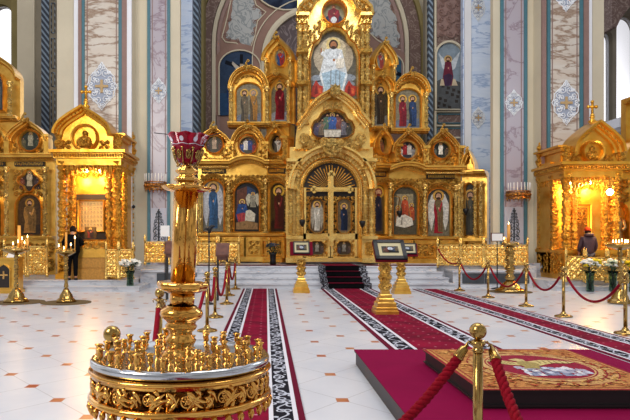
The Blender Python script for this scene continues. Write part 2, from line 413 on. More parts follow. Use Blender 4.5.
# spandrels: ragged pale fields with curling edges
def ragged(pts,amp=2.0,n=7,seed=1):
    r=random.Random(seed); out=[]
    for i,(x,y) in enumerate(pts):
        x2,y2=pts[(i+1)%len(pts)]
        k=max(2,int(math.hypot(x2-x,y2-y)/4))
        for j in range(k):
            t=j/k; out.append((x+(x2-x)*t+r.uniform(-1,1)*amp*.5+(amp if j%2 else 0)*math.copysign(1,(y2-y) or 1)*.4,y+(y2-y)*t+r.uniform(-1,1)*amp*.5))
    return out
spL=[(236,-10),(250,-6),(254,8),(262,14),(255,22),(253,34),(248,50),(238,41),(229,40),(226,36),(230,20)]
spR=[(368,-8),(384,-8),(391,8),(396,24),(399,40),(398,47),(388,45),(378,38),(370,30),(373,14)]
for sp,sd in ((spL,3),(spR,5)):
    mb=MB(); mb.prism([(310+(x-310)*1.0,y) for x,y in ragged(sp,3.2,seed=sd)],B,.06,.08); 
    cx=sum(p[0] for p in sp)/len(sp); cy=sum(p[1] for p in sp)/len(sp)
    big=[(cx+(x-cx)*1.22,cy+(y-cy)*1.15) for x,y in sp]
    mb.mat(1); mb.mold(big,[(-.5,.06),(-.5,.1),(.5,.1),(.5,.06)],B,True)
    mb.mat(2)
    for i in range(len(sp)):
        x,y=sp[i]; scroll(mb,x,y,2.6,B,.09,.018,1 if i%2 else -1,i,1.2)
    mb.build('grey_leaf_fresco',['greyfres','cream','rose'],root)
# upper dark medallions
mb=MB(); mb.prism(ell(287,-22,36,33,30),B,.12,.16); mb.mat(1); mb.mold(ell(287,-22,36,33,30),[(0,.1),(0,.22),(1.2,.22),(1.2,.1)],B,True)
mb.mat(2); mb.mold(ell(287,-22,36,33,30),[(-8,.1),(-8,.14),(-1.4,.14),(-1.4,.1)],B,True)
mb.build('dark_painted_roundel',['darkpaint','cream','pinkband'],root)
mb=MB(); mb.prism(ell(350,-22,22,32,30),B,.12,.16); mb.mat(1); mb.mold(ell(350,-22,22,32,30),[(0,.1),(0,.22),(1.2,.22),(1.2,.1)],B,True); mb.build('dark_painted_roundel',['darkpaint','cream'],root)
# side niche pictures
def crucif(mb,P_,asp):
    def poly(c,pts,d): mb.colr(c); mb.face(pts,P_,d)
    poly('#2c4a6e',[(0,0),(0,.35),(1,.3),(1,0)],.001)
    poly('#0f141f',[(.15,.86),(.12,.8),(.95,.62),(.97,.68)],.003); poly('#10151f',[(.5,.1),(.5,.95),(.58,.95),(.58,.1)],.002)
    poly('#b9b0a4',[(.3,.8),(.52,.62),(.5,.4),(.6,.4),(.62,.62),(.85,.68),(.83,.72),(.55,.72),(.32,.84)],.005)
    poly('#b9a890',[(.5,.72),(.5,.8),(.59,.8),(.59,.72)],.006)
    fig(mb,P_,.26,.05,.5,.22,'#1d3a6e','#16233f',halo=None,L=.007,asp=asp); fig(mb,P_,.8,.05,.45,.22,'#5b2f35','#3b4b66',halo=None,L=.007,asp=asp)
nl=arch(240,20,68,52,116,'round',14)
picture('fresco_crucifixion',nl,B,'#31425c',crucif,root,'fresco',.05,lift=.08)
mb=MB(); mb.mold(nl,[(0,.05),(0,.22),(1.2,.22),(1.2,.05)],B); mb.mat(1); mb.mold(nl,[(1.4,.05),(1.4,.16),(7,.16),(7,.05)],B); mb.build('niche_moulding',['cream','pinkband'],root)
nr=arch(384,18,68,54,116,'round',14)
picture('blue_niche_fresco',nr,B,'#3f6178',crucif,root,'fresco',.05,lift=.08)
mb=MB(); mb.mold(nr,[(0,.05),(0,.22),(1.2,.22),(1.2,.05)],B); mb.mat(1); mb.mold(nr,[(1.4,.05),(1.4,.16),(7,.16),(7,.05)],B); mb.build('niche_moulding',['cream','pinkband'],root)
# right niche wall with angel fresco (x 424..463)
Q=flat(25.5)
mb=MB(); mb.pbox(425.5,466,-75,270,Q,-.4,0); struct(mb,'wall_right','taupe')
rr=thing('niche_wall_decoration','arched angel fresco and patterned fields on the wall strip right of the icon screen','wall painting',P(447,240,25.5),kind='structure')
mb=MB(); mb.pbox(427,431.5,-75,270,Q,0,.25); mb.build('lozenge_band','rope',rr)
mb=MB(); mb.mold([(434.5,-75),(434.5,190)],[(-1,0),(-1,.15),(1,.15),(1,0)],Q); mb.mold([(463,-75),(463,190)],[(-1,0),(-1,.15),(1,.15),(1,0)],Q)
for y in (112,126,138): mb.mold([(434.5,y),(463,y)],[(-.7,0),(-.7,.12),(.7,.12),(.7,0)],Q)
mb.build('white_moulding','cream',rr)
mb=MB(); mb.pbox(435.5,462,-75,60,Q,0,.03); mb.build('brown_patterned_field','brownpat',rr)
mb=MB(); mb.pbox(436.5,461,-70,36,Q,.03,.05)
carve(mb,437,-20,461,38,Q,.06,7,.0425); mb.build('scrolled_fresco','rose',rr)
an=arch(448,12.7,57,44,110,'round',14)
def angelf(mb,P_,asp):
    mb.colr('#55585a'); mb.face([(0,0),(0,.42),(.4,.5),(1,.4),(1,0)],P_,.001)
    mb.colr('#37322f')
    for i in range(14): 
        x=(i*37%90)/100; y=(i*23%36)/100; mb.face([(x,y),(x,y+.05),(x+.13,y+.04),(x+.12,y)],P_,.002)
    mb.colr('#c8cfd4'); mb.face([(.1,.85),(.45,.7),(.5,.6),(.55,.7),(.95,.88),(.75,.62),(.5,.55),(.25,.62)],P_,.003)
    mb.colr('#c9b89b'); mb.face([(.15,.36),(.2,.46),(.75,.46),(.85,.36)],P_,.003)
    fig(mb,P_,.47,.36,.44,.42,'#6d2b3c','#43304a',halo='#c9a870',L=.005,asp=asp,seated=True)
picture('angel_fresco',an,Q,'#8796a2',angelf,rr,'fresco',.05,lift=.06)
mb=MB(); mb.mold(an,[(0,.05),(0,.24),(2,.24),(2,.05)],Q,True); mb.build('niche_moulding','cream',rr)
for y0,y1 in ((115,123),(129,190)):
    mb=MB(); mb.prism(octa(437,461,y0,y1,1),Q,.02,.05); mb.mat(1); mb.mold(octa(437,461,y0,y1,1),[(0,.02),(0,.1),(.8,.1),(.8,.02)],Q,True); mb.build('lower_panel',['brownpat','teal'],rr)
# ---- left side: wall with arched window
WL=flat(29)
def wall_with_hole(x0,x1,y0,y1,hole,PM,name,mat):
    """hole = arch path; builds wall pieces around it"""
    hx=[p[0] for p in hole]; a,b=min(hx),max(hx); top=min(p[1] for p in hole); bot=max(p[1] for p in hole)
    mb=MB(); mb.pbox(x0,a,y0,y1,PM,-.6,0); mb.pbox(b,x1,y0,y1,PM,-.6,0); mb.pbox(a,b,y0,top-3,PM,-.6,0); mb.pbox(a,b,bot,y1,PM,-.6,0)
    crv=[p for p in hole if p[1]<bot]; 
    mb.ring([(x,top-3) for x,y in crv],crv,PM,-.6,0)
    return struct(mb,name,mat)
def window(n,hole,PM,mull):
    t=thing('window_%d'%n,None,None,PM(hole[0][0],hole[0][1],0),kind='structure')
    mb=MB(); mb.mold(hole,[(-.9,-.45),(-.9,-.3),(.1,-.3),(.1,-.45)],PM)
    xs=[p[0] for p in hole]; ys=[p[1] for p in hole]
    for k in range(1,mull): 
        x=min(xs)+(max(xs)-min(xs))*k/mull; mb.pbox(x-.25,x+.25,min(ys)+3,max(ys),PM,-.42,-.34)
    mb.build('window_frame','white',t)
    mb=MB(); mb.prism(hole,PM,-.40,-.385); mb.build('glass','pane',t)
    mb=MB(); mb.pbox(min(xs)-1,max(xs)+1,max(ys)-.5,max(ys)+2,PM,-.5,.15); mb.build('window_sill','cream',t)
h1=arch(1,11,16,4,78,'round',14)
wall_with_hole(-60,40,-80,270,h1,WL,'wall_left','olive'); window(1,h1,WL,1)
L1=flat(26)
t=thing('left_wall_pilasters','olive, cream and dark blue lozenge pilaster strips beside the left window','pilaster',P(38,240,26),kind='structure')
for x0,x1,m_,d in ((13,20,'olive',.2),(20,37,'cream',.3),(37,43.5,'taupe',.2),(43.5,51,'rope',.25),(51,58,'taupe',.2)):
    mb=MB(); mb.pbox(x0,x1,-80,262,flat(27 if x0<20 else 26),0,d); 
    if x0==20: 
        pass
    mb.build('pilaster_strip',m_,t)
mb=MB()
for y0,y1 in ((-40,2),(5,35),(40,70),(74,88),(92,130)): mb.mold(octa(53,57,y0,y1,.3),[(-.5,.2),(-.5,.26),(0,.26),(0,.2)],L1,True)
mb.build('panel_moulding','rope',t)
# ---- great pillars
def orn(mb,cx,cy,rx,ry,PM,d,th):
    """openwork lozenge of curls round a small cross"""
    for q in range(4):
        sx=(1,1,-1,-1)[q]; sy=(1,-1,1,-1)[q]
        for k,(fx,fy,r) in enumerate(((.25,.55,.17),(.5,.3,.17),(.68,.08,.13),(.1,.8,.13),(.3,.22,.14),(.45,.55,.1))):
            scroll(mb,cx+sx*fx*rx,cy+sy*fy*ry,r*(rx+ry)/1.6,PM,d,th,1 if (k+q)%2 else -1,q*1.57+k,1.2,9,.004)
    pts=[(cx,cy-ry),(cx+rx*.25,cy-ry*.75),(cx+rx*.55,cy-ry*.55),(cx+rx*.8,cy-ry*.4),(cx+rx*.85,cy-ry*.15),(cx+rx,cy)]
    full=pts+[(x,2*cy-y) for x,y in pts[-2::-1]]; full=full+[(2*cx-x,y) for x,y in full[-2:0:-1]]
    mb.tube([PM(x,y,d) for x,y in full+[full[0]]],th,4)
def crossp(cx,cy,r,w):
    o=[]
    for k in range(4):
        a=k*PI/2
        for q,s_ in ((w,-1),(r,-1),(r,1)):
            x,y=(q,s_*w) if q==r else (w,-w)
            if q==w: x,y=w,-w
            o.append((cx+x*math.cos(a)-y*math.sin(a),cy+x*math.sin(a)+y*math.cos(a)))
    return o
def pillar(label,PA,PB,PC,front,side,strip,dia1,dia2,flip):
    root=thing('pillar',label,'pillar',PA(sum(front[:2])/2,280,0),kind='structure')
    f0,f1=front; s0,s1=side; t0,t1=strip
    def pb(nm,m,x0,x1,PM,d0,d1,y0=-80,y1=285):
        mb=MB(); mb.pbox(x0,x1,y0,y1,PM,d0,d1); return mb.build(nm,m,root)
    pb('pillar_shaft','cream',f0,f1,PA,-1.6,0); pb('pillar_shaft','cream',s0,s1,PB,-.25,0); pb('painted_light_marble_strip','painted_bluelight',t0,t1,PC,-.3,0,-80,262)  # last strip: marble with blue daylight painted into its colour
    return root,pb
# left pillar
PA,PB,PC=flat(20.9),flat(21.5),flat(23.2)
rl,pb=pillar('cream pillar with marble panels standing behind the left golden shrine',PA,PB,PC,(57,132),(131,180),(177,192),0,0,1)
pb('white_moulding','white',74.5,79,PA,0,.07); pb('rose_moulding','rose',79,82.3,PA,0,.1); pb('teal_moulding','teal',82.3,85,PA,0,.07)
m_=pb('marble_panel','warmmarble',85,119,PA,0,.02)
pb('teal_moulding','teal',119,122.5,PA,0,.07); pb('rose_moulding','rose',122.5,127.5,PA,0,.1); pb('white_moulding','white',127.5,132,PA,0,.09)
mb=MB(); 
for x in (87.5,116.5): mb.pbox(x-.4,x+.4,-80,262,PA,.02,.035)
mb.build('panel_line','rose',root:=rl)
pb('teal_moulding','teal',147.6,150.4,PB,0,.07,-80,266); pb('marble_panel','pinkmarble',150.4,167.5,PB,0,.02,-80,266); pb('teal_moulding','teal',167.5,170.3,PB,0,.07,-80,266)
mb=MB()
for x in (152.5,165.5): mb.pbox(x-.35,x+.35,-80,266,PB,.02,.035)
mb.build('panel_line','rose',rl)
mb=MB(); mb.pbox(192,198.5,-80,262,flat(24.5),-1,0); mb.build('lozenge_band','rope',rl)
mb=MB(); mb.pbox(198,203.5,-80,262,flat(25.5),-1,0); mb.build('pillar_edge','olive',rl)
def ornament(rt,cx,cy,rx,ry,PM,sc,blue=True):
    mb=MB(); mb.mat(0); 
    s_=lambda k:[(cx+(x-cx)*k,cy+(y-cy)*k) for x,y in [(cx,cy-ry),(cx+rx*.3,cy-ry*.72),(cx+rx*.75,cy-ry*.5),(cx+rx*.8,cy-ry*.2),(cx+rx,cy),(cx+rx*.8,cy+ry*.2),(cx+rx*.75,cy+ry*.5),(cx+rx*.3,cy+ry*.72),(cx,cy+ry),(cx-rx*.3,cy+ry*.72),(cx-rx*.75,cy+ry*.5),(cx-rx*.8,cy+ry*.2),(cx-rx,cy),(cx-rx*.8,cy-ry*.2),(cx-rx*.75,cy-ry*.5),(cx-rx*.3,cy-ry*.72)]]
    mb.mat(1); mb.prism(s_(.9),PM,.02,.026)
    mb.mat(2); orn(mb,cx,cy,rx,ry,PM,.04,.017*sc)
    mb.mat(3); mb.prism(crossp(cx,cy,rx*.42,rx*.08),PM,.04,.06); mb.prism(ell(cx,cy,rx*.16,rx*.16,8),PM,.04,.065)
    mb.build('painted_cross_ornament',['orn_edge','orn_ground','orn_white','orn_cross'],rt)
M['orn_edge']=plain('lilac_line','#9a7f8b',.6); M['orn_ground']=plain('slate_blue_ground','#9aa3b6',.6); M['orn_white']=plain('white_tracery','#e7ebf0',.6); M['orn_cross']=plain('ochre_cross','#b99b6d',.6)
ornament(rl,102,86.5,15.5,24,PA,1.2); ornament(rl,158.8,91,8,13,PB,.8)
ornament(rl,102,-30,15.5,24,PA,1.2)
# lower black and white tracery panel on the left pillar
M['pale_panel']=plain('pale_grey_panel','#b4b6c2',.6)
def tracery(rt,x0,x1,y0,y1,PM):
    mb=MB(); mb.pbox(x0,x1,y0,y1,PM,.02,.04); mb.mat(1); cx=(x0+x1)/2
    for k in range(4):
        y=y1-4.5-k*7.0; r=(4.4,4.6,4.0,2.6)[k]
        for s_ in (-1,1):
            scroll(mb,cx+s_*(r*.75),y,r*.85,PM,.05,.013,s_,PI/2,1.3); scroll(mb,cx+s_*(r*.7),y-3.6,r*.5,PM,.05,.011,-s_,PI/2,1.2)
    mb.tube([PM(cx,y1-2,.06),PM(cx,y0+1,.06)],.025,4); mb.tube([PM(cx-1.6,y0+4,.06),PM(cx+1.6,y0+4,.06)],.025,4)
    mb.build('tracery_panel',['pale_panel','darkslab'],rt)
tracery(rl,151,167,208,243,PB)
# right pillar
RA,RB,RC=flat(20.9),flat(21.5),flat(24.6)
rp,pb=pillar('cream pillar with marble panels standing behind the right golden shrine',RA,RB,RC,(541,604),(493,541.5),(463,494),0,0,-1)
pb('white_moulding','white',464,470.5,RC,0,.1,-80,262); pb('rose_moulding','rose',541,545,RA,0,.1); pb('teal_moulding','teal',546.5,549.6,RA,0,.07); pb('marble_panel','warmmarble',549.6,579,RA,0,.02)
pb('teal_moulding','teal',579,582.3,RA,0,.07); pb('rose_moulding','rose',582.5,587.5,RA,0,.1); pb('white_moulding','white',587.5,591,RA,0,.07)
pb('teal_moulding','teal',500,503,RB,0,.07,-80,266); pb('marble_panel','pinkmarble',503,523.5,RB,0,.02,-80,266); pb('teal_moulding','teal',523.5,526.6,RB,0,.07,-80,266)
mb=MB()
for x in (505.5,521): mb.pbox(x-.35,x+.35,-80,266,RB,.02,.035)
for x in (552,576.6): mb.pbox(x-.4,x+.4,-80,262,RA,.02,.035)
mb.build('panel_line','rose',rp)
ornament(rp,565.8,103,14.5,22.5,RA,1.2); ornament(rp,513.5,103,9,13,RB,.8); ornament(rp,565.5,-8,13,20,RA,1.2); ornament(rp,478,118,7,11,RC,.8); ornament(rp,478,8,7,14,RC,.8)
tracery(rp,504,523,207,243,RB)
mb=MB(); mb.pbox(524,543,263,292,flat(20.9),0,.12); mb.pbox(493,543,268,292,flat(21),0,.1); mb.build('marble_base','stepm',rp)
mb=MB(); mb.pbox(131,180,266,292,flat(20.9),0,.1); mb.build('marble_base','stepm',rl)
# right rear wall with two arched windows
WR=flat(29)
hA=arch(607.5,5,38,31,122,'round',12); hB=arch(627,10.5,30,15,128,'round',14)
mb=MB()
mb.pbox(596,602.5,-80,290,WR,-.6,0); mb.pbox(612.5,616.5,-80,290,WR,-.6,0); mb.pbox(637.5,720,-80,290,WR,-.6,0)
mb.pbox(602.5,612.5,-80,28,WR,-.6,0); mb.pbox(616.5,637.5,-80,12,WR,-.6,0); mb.pbox(602.5,612.5,122,290,WR,-.6,0); mb.pbox(616.5,637.5,128,290,WR,-.6,0)
for h,t_ in ((hA,28),(hB,12)):
    c=h[1:-1]; mb.ring([(x,t_) for x,y in c],c,WR,-.6,0)
struct(mb,'wall_right_rear','taupe')
window(2,hA,WR,1); window(3,hB,WR,1)
mb=MB(); v=[]
mb.prism([(596,-80),(720,-80),(720,2),(632,4),(620,10),(612,20),(606,28),(602,36),(598,36)],WR,0,1.2); o=struct(mb,'trim_1','brownpat')
mb=MB(); mb.pbox(600,720,124,133,WR,0,1.6); mb.pbox(600,720,133,136,WR,0,1.2); struct(mb,'trim_2','white')
mb=MB(); mb.pbox(600,720,141,150,flat(27),0,.3); struct(mb,'trim_3','cream')
# ceiling slab far above the frame only behind the screen; side walls out of view
# ---- raised choir platform with steps
st=thing('solea_steps','four white marble steps rising to the golden icon screen, dark red carpet over the middle','steps',(2.4,19.0,0),kind='structure')
x0,x1=(185-VX)/F*19.6,(455-VX)/F*19.0
for k in range(4):
    mb=MB(); mb.box(x0-.0,x1-.32*k*.3,19.0+.35*k,20.6,.17*k,.17*(k+1)-.045); mb.box(x0,x1-.1*k+.02,18.97+.35*k,20.6,.17*(k+1)-.045,.17*(k+1)); mb.build('step','stepm',st)
mb=MB(); mb.box(-7,9.2,20.4,27,0,.68); struct(mb,'solea_platform','stepm')
# low marble walls either side of the steps
for nm,xa,xb,Y in (('marble_parapet',(452-VX)/F*19.6,(531-VX)/F*19.6,19.5),('marble_parapet',(141-VX)/F*19.8,(197-VX)/F*19.8,19.7)):
    t=thing(nm,'low marble wall with dark grey panels %s of the choir steps'%('right' if xa>0 else 'left'),'low wall',(xa,Y,0),kind='structure')
    mb=MB(); mb.box(xa,xb,Y,Y+.9,0,.5); mb.box(xa-.03,xb+.03,Y-.06,Y+.92,.5,.57); mb.box(xa,xb,Y-.04,Y,0,.1); mb.build('wall_body','stepm',t)
    n=3 if xa>0 else 1
    s_=(xb-xa)/ (n+.2) if xa>0 else 0
    if xa>0:
        for k in range(3): mb=MB(); a=xa+.3+k*.73; mb.box(a,a+.7,Y-.05,Y,.14,.46); mb.build('dark_panel','darkslab',t)
    else: mb=MB(); mb.box(xa+.55,xb,Y-.05,Y,.14,.46); mb.build('dark_panel','darkslab',t)
# shrine platforms
def plat(xa,xb,y1,y2,z,name,notch):
    t=thing(name,notch,'step',(xa,y1,0),kind='structure')
    mb=MB(); mb.box(xa,xb,y1,y2,0,z/2-.03); mb.box(xa,xb+.03,y1-.03,y2,z/2-.03,z/2); mb.build('step','stepm',t)
    mb=MB(); mb.box(xa,xb-.35 if xa<0 else xb,y1+.55,y2,z/2,z-.03); mb.box(xa,xb-.32 if xa<0 else xb,y1+.52,y2,z-.03,z); mb.build('step','stepm',t)
plat(-13,(139-VX)/F*18.1,18.06,24,.3,'shrine_platform','two white marble steps under the left golden shrine')
plat((540-VX)/F*19.3,16,18.2,26,.28,'shrine_platform','white marble step under the right golden shrine')
# ================================================================ CARPETS
def carpetmat(name,hw,k=1.0,dots=True):
    m,nt,b=newmat(name); v=coords(nt); s=nd(nt,'ShaderNodeSeparateXYZ'); nt.links.new(v,s.inputs[0])
    x=s.outputs[0]; y=s.outputs[1]; e=math_(nt,'SUBTRACT',hw,math_(nt,'ABSOLUTE',x))   # distance from edge
    def rng(a,c): return math_(nt,'MULTIPLY',math_(nt,'GREATER_THAN',e,a*k),math_(nt,'LESS_THAN',e,c*k))
    # vine in the black band
    c0=.1875*k; L=.36*k
    ph=math_(nt,'MULTIPLY',y,2*PI/L); vine=math_(nt,'MULTIPLY',math_(nt,'SINE',ph),.045*k)
    d1=math_(nt,'ABSOLUTE',math_(nt,'SUBTRACT',math_(nt,'SUBTRACT',e,c0),vine))
    # curls
    fy=math_(nt,'MULTIPLY',math_(nt,'SUBTRACT',math_(nt,'FRACT',math_(nt,'DIVIDE',y,L/2)),.5),L/2)
    vo=nd(nt,'ShaderNodeTexVoronoi'); vo.inputs['Scale'].default_value=9/k; nt.links.new(v,vo.inputs['Vector'])
    rg=math_(nt,'ABSOLUTE',math_(nt,'SUBTRACT',vo.outputs['Distance'],.33))
    pat=math_(nt,'MAXIMUM',math_(nt,'LESS_THAN',d1,.011*k),math_(nt,'LESS_THAN',rg,.075))
    n=noise(nt,v,2.2,3)
    red=mixc(nt,ramp(nt,n,[(.35,(0,0,0,1)),(.65,(1,1,1,1))]),lin('#80062c'),lin('#5c0420'))
    if dots:
        q=.20
        fx=math_(nt,'SUBTRACT',math_(nt,'FRACT',math_(nt,'DIVIDE',x,q)),.5); gy=math_(nt,'SUBTRACT',math_(nt,'FRACT',math_(nt,'ADD',math_(nt,'DIVIDE',y,q*1.6),math_(nt,'MULTIPLY',math_(nt,'FLOOR',math_(nt,'DIVIDE',x,q)),.5))),.5)
        dd=math_(nt,'MULTIPLY',math_(nt,'LESS_THAN',math_(nt,'ABSOLUTE',fx),.08),math_(nt,'LESS_THAN',math_(nt,'ABSOLUTE',gy),.05))
        red=mixc(nt,math_(nt,'MULTIPLY',dd,.55),red,lin('#c98a9a'))
    c=mixc(nt,math_(nt,'LESS_THAN',e,.06*k),red,lin('#5c0a24'))
    c=mixc(nt,rng(.06,.1),c,lin('#c9c6cc'))
    band=mixc(nt,pat,lin('#17151d'),lin('#aeb0bb'))
    c=mixc(nt,rng(.1,.275),c,band); c=mixc(nt,rng(.275,.315),c,lin('#c9c6cc'))
    nt.links.new(c,b.inputs['Base Color']); b.inputs['Roughness'].default_value=.95; b.inputs['Specular IOR Level'].default_value=.1
    return m
def runner(cx,hw,y0,y1,label,k):
    mb=MB(); mb.box(-hw,hw,y0,y1,0,.012); M['_c']=carpetmat('runner_weave',hw,k); o=mb.build('runner_carpet','_c'); o.location=(cx,0,.001); tag(o,label,'carpet'); return o
runner(-.19,.53,-1,19.0,'narrow crimson runner carpet beside the rope posts on the left, ending at the choir steps',1.0)
cc=runner(2.54,.80,7.4,18.98,'wide crimson carpet with black and white borders leading to the royal doors',1.25)
runner(5.14,.53,-1,18.9,'narrow crimson runner carpet on the right alongside the roped posts',1.0)
# stair carpet
sc=thing('stair_carpet','dark red and black carpet covering the middle of the marble steps','carpet',(2.54,19,0)); 
for nm,xa,xb,ma,mbm in (('carpet_field',1.98,3.10,'maroonstep','black'),('carpet_border',1.74,1.98,'stepband','stepband'),('carpet_border',3.10,3.34,'stepband','stepband')):
    if 'stepband' not in M: M['stepband']=pattmat('black_white_border_weave','#17151d','#9fa2ad',5,.08); M['maroonstep']=plain('crimson_tread','#6e0828',.95,vary=.2)
    mb=MB()
    for k in range(4):
        y=19.0+.35*k-.045; z0=.17*k+(.012 if k else .013); z1=.17*(k+1)+.012
        mb.mat(1); mb.box(xa,xb,y,y+.014,z0,z1); mb.mat(0); mb.box(xa,xb,y,y+.37 if k<3 else y+1.8,z1-.012,z1)
    mb.build(nm,[ma,mbm],sc)
mb=MB(); 
mb.box((196-VX)/F*20.1,1.72,20.2,20.9,.68,.695); tag(mb.build('solea_carpet','maroon'),'dark red carpet strip along the top of the choir steps, left of the middle','carpet')
mb=MB(); mb.box(3.36,6.0,20.2,20.9,.68,.695); tag(mb.build('solea_carpet','maroon'),'dark red carpet strip along the top of the choir steps, right of the middle','carpet')
# round dark mats under the candle stands
# ================================================================ ICONOSTASIS
CY=22.0; WY=22.9
C=flat(CY); W=flat(WY); OL=obl(288.5,22.35,267,22.9); OR=obl(369,22.35,389,22.9)
sC=CY/F; sW=WY/F
scr=thing('iconostasis','tall carved golden icon screen with many arched icons filling the middle of the church','icon screen',P(331,262,CY))
GOLD='gold_c'; CARV='carved_c'
def part(mb,name,mats,label=None,parent=None): return mb.build(name,mats,parent or scr,label)
def col(x,y0,y1,r,PM,sc,mats=('gold_c','carved_c'),d=.34,parent=None,name='column',n=10,seg=None):
    """ornate column between px heights y0 (top) and y1 (bottom); r in px"""
    if PM in (OL,OR): d=.16
    mb=MB(); mb.smooth(); c=PM(x,y1,d); zt=PM(x,y0,d).z-c.z; R=r*sc
    seg=seg or max(3,int(zt/.32)); pr=[(R*1.25,0),(R*1.25,R*.5),(R*.9,R*.8)]
    for k in range(seg):
        a=R*1.0+(zt-R*3.2)*k/seg; b=R*1.0+(zt-R*3.2)*(k+1)/seg; h=b-a
        pr+=[(R*.5,a+h*.05),(R*1.05,a+h*.22),(R*.75,a+h*.45),(R*1.1,a+h*.62),(R*.5,a+h*.85),(R*.95,a+h*.92)]
    mb.mat(1); mb.lathe(pr,c,n,5,.1); mb.mat(0)
    mb.lathe([(R*.8,zt-R*2.4),(R*.95,zt-R*2.2),(R*.8,zt-R*2.0),(R*1.1,zt-R*1.2),(R*1.5,zt-R*.5),(R*1.5,zt)],c,8,4,.1)
    for k in range(6):
        a=k*PI/3; mb.ball(c+Vector((R*1.2*math.cos(a),R*1.2*math.sin(a),zt-R*1.1)),R*.35,6)
    return mb.build(name,list(mats),parent or scr)
def cornice(x0,x1,y,PM,sc,name='cornice',mats=('gold','fine'),h=6,dd=.3,bumpup=None,parent=None,dent=True):
    """horizontal entablature; bumpup=(cx,hw,rise) raises an arch in it"""
    path=[(x0,y)]
    if bumpup:
        cx,hw,rs=bumpup
        path+=[(cx-hw+hw*2*i/14,y-rs*math.sin(PI*i/14)**.8) for i in range(15)]
    path+=[(x1,y)]
    mb=MB(); mb.mold(path,[(-h*.5,0),(-h*.5,dd*.4),(-h*.2,dd*.5),(-h*.1,dd*.8),(h*.2,dd*.85),(h*.3,dd),(h*.5,dd),(h*.5,0)][::-1] ,PM)
    mb.mat(1)
    if dent:
        L=0
        for (xa,ya),(xb,yb) in zip(path,path[1:]):
            n=max(1,int(math.hypot(xb-xa,yb-ya)/1.6))
            for i in range(n):
                t=(i+.5)/n; x,yy=xa+(xb-xa)*t,ya+(yb-ya)*t+h*.33; mb.pbox(x-.45,x+.45,yy-.6,yy+.8,PM,0,dd*.62)
    return mb.build(name,list(mats),parent or scr)
def frame(parent,outline,PM,w=1.2,d=.14,mats=('gold','fine'),name='frame'):
    mb=MB(); mb.mold(outline,[(-.3,0),(-.3,d*.6),(w*.35,d),(w*.7,d*.8),(w,d*1.05),(w,0)][::-1],PM,True)
    return mb.build(name,list(mats),parent)
def closed(a): return a
def iconp(name,outline,PM,bg,draw,label=None,parent=None,w=1.3,d=.14,mats=('gold','fine'),ground=None,lift=.03):
    p=picture(name,outline,PM,bg,draw,parent or scr,'paint',.02,label,lift,ground); frame(p,outline,PM,w,d,mats); return p
def one(robe,cloak=None,**k):
    kk=dict(k)
    def f(mb,P_,asp):
        fig(mb,P_,kk.get('u',.5),kk.get('v',.06),kk.get('h',.8),kk.get('w',.7),robe,cloak,halo=kk.get('halo','#c99a46'),wings=kk.get('wings'),asp=asp,seated=kk.get('seated',False),hair=kk.get('hair','#3a2517'),arm=kk.get('arm',1),L=.002)
    return f
def crowd(cols,base='#5a4030',table=True):
    def f(mb,P_,asp):
        n=len(cols)
        for i,c in enumerate(cols):
            u=.12+.76*i/(n-1); h=.55+.15*math.sin(PI*i/(n-1)); fig(mb,P_,u,.12 if abs(u-.5)>.2 else .25,h,.30 if n>4 else .4,c,None,halo='#d8b868' if abs(u-.5)<.1 else None,asp=asp,L=.002+.012*(1-abs(u-.5)))
        if table: mb.colr('#c9c4b8'); mb.face([(.3,.05),(.28,.32),(.72,.32),(.7,.05)],P_,.03); mb.colr('#8b8070'); mb.face([(.3,.3),(.31,.34),(.69,.34),(.7,.3)],P_,.032)
    return f
# ---- body panels (the wall of the screen)
mb=MB(); mb.pbox(286,373,147,262,C,-.5,0); mb.build('screen_wall','gold_c',scr)
mb=MB(); mb.pbox(297.5,368,-4,148,C,-.5,0) ; mb.build('upper_screen_wall','gold_c',scr)
for a,b,y0,y1,PM in ((198,269,140,262,W),(387,461,145,262,W),(266.5,289,124,262,OL),(368.5,390,127,262,OR)):
    mb=MB(); mb.pbox(a,b,y0,y1,PM,-.4,0); mb.build('screen_wall','gold',scr)
# ---- central royal doors
acx=330; dw=26.5
do=arch(acx,dw,190,163.5,262,'round',20)
dr=MB(); dr.prism(do,C,0,.03); door_bg=dr.build('door_recess','dark',scr)
mb=MB(); mb.mold(do,[(0,.0),(0,.16),(1.2,.24),(2.6,.2),(3.6,.3),(4.2,.3),(4.2,0)][::-1],C); part(mb,'door_arch','gold_c')
mb=MB(); out=arch(acx,37,190,153,None,'round',24)
mb.mold(out,[(-5.5,0),(-5.5,.22),(-4,.3),(-1,.32),(0,.5),(3,.55),(4,.75),(6,.75),(6,0)][::-1],C)
mb.mat(1)
for i in range(26):
    a=PI*(.04+.92*i/25); x,y=acx-34.5*math.cos(a),190-34.5*math.sin(a)
    if y<181: mb.tube([C(acx-32.6*math.cos(a),190-32.6*math.sin(a),.34),C(acx-36.4*math.cos(a),190-36.4*math.sin(a),.42)],.028,4)
part(mb,'great_arch',['gold_c','carved_c'])
